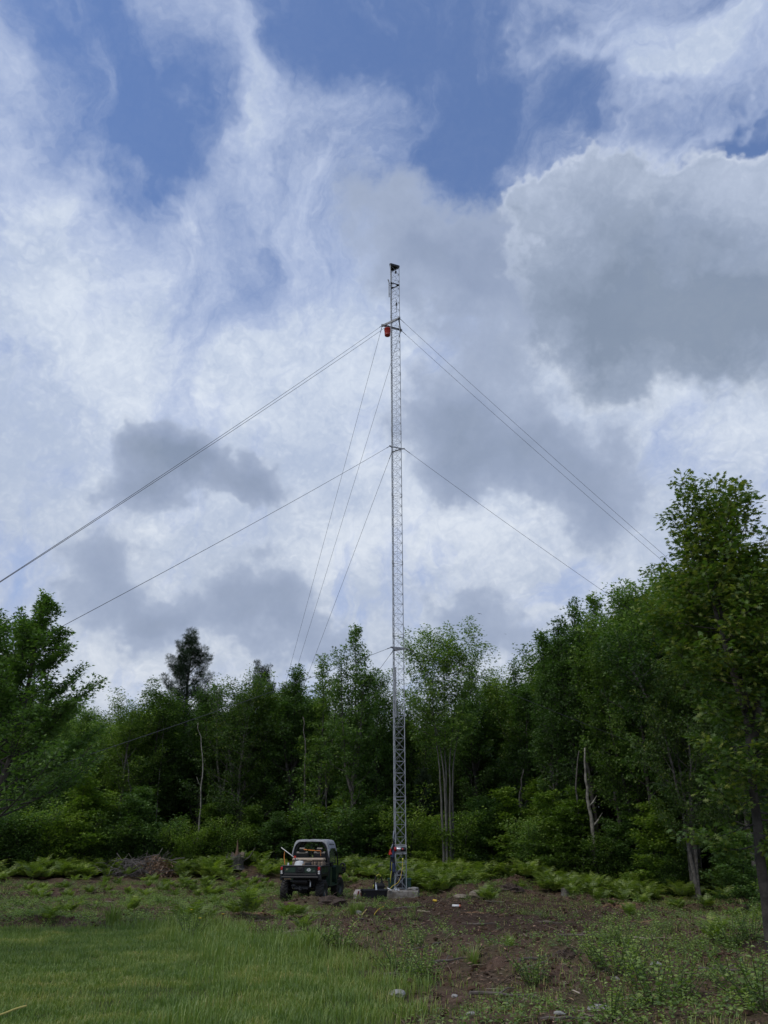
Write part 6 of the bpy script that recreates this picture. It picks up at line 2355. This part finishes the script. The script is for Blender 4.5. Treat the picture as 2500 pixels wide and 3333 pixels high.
for px, py, k, s, rz, lab in NAMED:
    g = on_ground(px, py)
    o = SK[k] if k not in used else SK[k].copy()
    if k in used:
        COL.objects.link(o)
    used.add(k)
    o.location = (g.x, g.y, g.z + .015)
    o.rotation_euler = (0, RT.uniform(-.05, .05), rz)
    o.scale = (s * .75, max(s * .7, .5), .8)
    tag(o, lab, 'stick', 'broken sticks on the ground')
for i in range(46):
    k = RT.randrange(6)
    px, py = RT.uniform(0, 2500), RT.uniform(2890, 3325)
    g = on_ground(px, py)
    if edge_dist(np.array([g.x]), np.array([g.y]))[0] > -.3 or (abs(g.x - .5) < 1.6 and abs(g.y - 30.6) < 1.6) or (abs(g.x + 2.3) < 1.3 and abs(g.y - 29.6) < 2.6):
        continue
    o = SK[k].copy()
    COL.objects.link(o)
    s = RT.uniform(.2, .6)
    o.location = (g.x, g.y, g.z + .01)
    o.rotation_euler = (0, RT.uniform(-.15, .15), RT.uniform(0, 3.1))
    o.scale = (s, s, s)
    tag(o, 'broken stick lying among the litter of the cleared ground', 'stick', 'loose sticks in the litter')

# brush pile of dead branches
g = on_ground(445, 2838)
g = Vector((at_dist(465, 2838, 40.6).x, 40.6, 0))
g.z = gz1(g.x, g.y)
E = empty('brush_pile', g, 'heap of bare grey dead branches before the wood at left', 'brush pile')
rb = np.random.default_rng(9)
b = MB()
for k in range(210):
    a = rb.uniform(0, 6.28)
    L = rb.uniform(.6, 1.9)
    c = np.array([rb.normal(0, .85), rb.normal(0, .4), abs(rb.normal(.36, .25))])
    c[2] = min(c[2], .85 - .25 * abs(c[0]) * .6)
    d = nrm(np.array([math.cos(a), math.sin(a) * .6, rb.normal(.05, .35)]))
    P = [c + d * L * (t - .5) + np.array([0, 0, -.25 * (t - .5) ** 2 * L]) + rb.normal(0, .03, 3) for t in (0, .25, .5, .75, 1)]
    r0 = rb.uniform(.008, .022)
    b.tube(P, [r0, r0 * .85, r0 * .7, r0 * .5, r0 * .3], 5)
b.build('branch_heap', mat('dead_branch', (.13, .115, .105), .9, vary=.3), E)
n = 1500
C = np.stack([rb.normal(1.05, .38, n), rb.normal(-.2, .3, n), np.abs(rb.normal(0, .42, n))], -1)
C[:, 2] = np.clip(C[:, 2], 0, .95 - .5 * np.abs(C[:, 0] - .8))
C[:, 0] += -.35 * C[:, 2]
leaf_mesh('withered_leaves', C, rb.normal(0, 1, (n, 3)) + np.array([0, 0, -.8]), rb.normal(0, 1, (n, 3)), rb.uniform(.08, .16, n), rb.uniform(.1, .6, n), T_OVAL, DEAD, E)


def stump(loc, r, h, label, jag=.1, tilt=0, seed=0, top=True):
    rs = random.Random(seed)
    E = empty('tree_stump', loc, label, 'stump')
    n = 18
    b = MB()
    rows = [(1.45, -.1), (1.15, .06), (1.0, .35), (.97, 1.0)]
    vs = []
    jg = [rs.uniform(0, jag) for _ in range(n)]
    wob = [rs.uniform(-.08, .08) for _ in range(n)]
    for q, (kr, kz) in enumerate(rows):
        for k in range(n):
            a = 2 * math.pi * k / n
            rr2 = r * kr * (1 + wob[k] * (1.5 if q < 2 else 1))
            z = h * kz + (jg[k] if q == 3 else 0)
            vs.append((rr2 * math.cos(a) + (tilt * h if q == 3 else 0), rr2 * math.sin(a), z))
    fs = [(i * n + k, i * n + (k + 1) % n, (i + 1) * n + (k + 1) % n, (i + 1) * n + k) for i in range(3) for k in range(n)]
    b.add(vs, fs)
    b.build('bark', BARK, E)
    b = MB()
    top_ = vs[3 * n:]
    b.add([(x * .97, y * .97, z - .003) for x, y, z in top_] + [(tilt * h, 0, h)], [(k, (k + 1) % n, n) for k in range(n)])
    b.build('cut_face', mat('cut_wood', (.13, .10, .07), .85, vary=.3, vscale=12), E)
    return E


g = on_ground(1842, 2916)
stump(g, .15, .24, 'small round cut stump standing among the ferns at right', 0.01, 0, 3)
p_ = at_dist(768, 2830, 40.5)
g = Vector((p_.x, 40.5, gz1(p_.x, 40.5)))
E = stump(g, .32, .46, 'broken grey stump with a splintered spike left of the utility vehicle', .28, .1, 5)
b = MB()
b.tube([(0, -.05, .4), (.02, -.05, .85), (.0, -.05, 1.25)], [.12, .05, .01], 6)
b.build('splinter', mat('torn_wood', (0, 0, 0), .8), E)
b = MB()
for k in range(5):
    a = k * 1.3
    b.tube([(0.3 * math.cos(a), .3 * math.sin(a), .3), (.6 * math.cos(a), .5 * math.sin(a), .5), (.7 * math.cos(a) + .15, .6 * math.sin(a), .9 - .1 * k)], [.04, .025, .01], 6)
b.build('root', BARK, E)
g = on_ground(1400, 3030)
for px, py, s, lab in ((1075, 2945, .36, 'clump of torn roots and dark soil in front of the vehicle right wheel'), (1850, 3105, .22, 'reddish clump of torn roots on the open dirt at right'), (1660, 2905, .35, 'dark root clump behind the boulder at right'), (840, 2862, .35, 'heap of torn roots left behind the vehicle')):
    g = on_ground(px, py)
    E = empty('root_clump', g, lab, 'root clump')
    b = MB()
    rr3 = random.Random(int(px))
    vs, n, rows = [], 14, 6
    for i in range(rows + 1):
        for k in range(n):
            th, ph = math.pi * .5 * i / rows, 6.283 * k / n
            q = 1 + rr3.uniform(-.22, .22)
            vs.append((math.sin(th) * math.cos(ph) * s * 1.4 * q, math.sin(th) * math.sin(ph) * s * q, math.cos(th) * s * .72 * q - .06))
    b.add(vs, [(i * n + k, (i + 1) * n + k, (i + 1) * n + (k + 1) % n, i * n + (k + 1) % n) for i in range(rows) for k in range(n)])
    b.build('soil_ball', mat('root_soil', (.055, .038, .027), .95, vary=.4, vscale=14, bump=.9, bscale=22), E)
    b = MB()
    for k in range(34):
        a, rr4 = rr3.uniform(0, 6.28), rr3.uniform(.2, 1.2)
        p0 = Vector((math.cos(a) * s * rr4, math.sin(a) * s * rr4 * .8, s * .45 * (1.3 - rr4)))
        d = Vector((rr3.uniform(-1, 1), rr3.uniform(-1, 1), rr3.uniform(-.2, .7))) * s * .7
        b.tube([p0, p0 + d * .5 + Vector((0, 0, .03)), p0 + d], [.010, .007, .003], 4)
    b.build('roots', mat('root_brown', (.10, .070, .048), .9, vary=.3), E)
    E.children[-1].name = 'root_tangle'

for e_ in COL.objects:
    if '_used' in e_:
        del e_['_used']
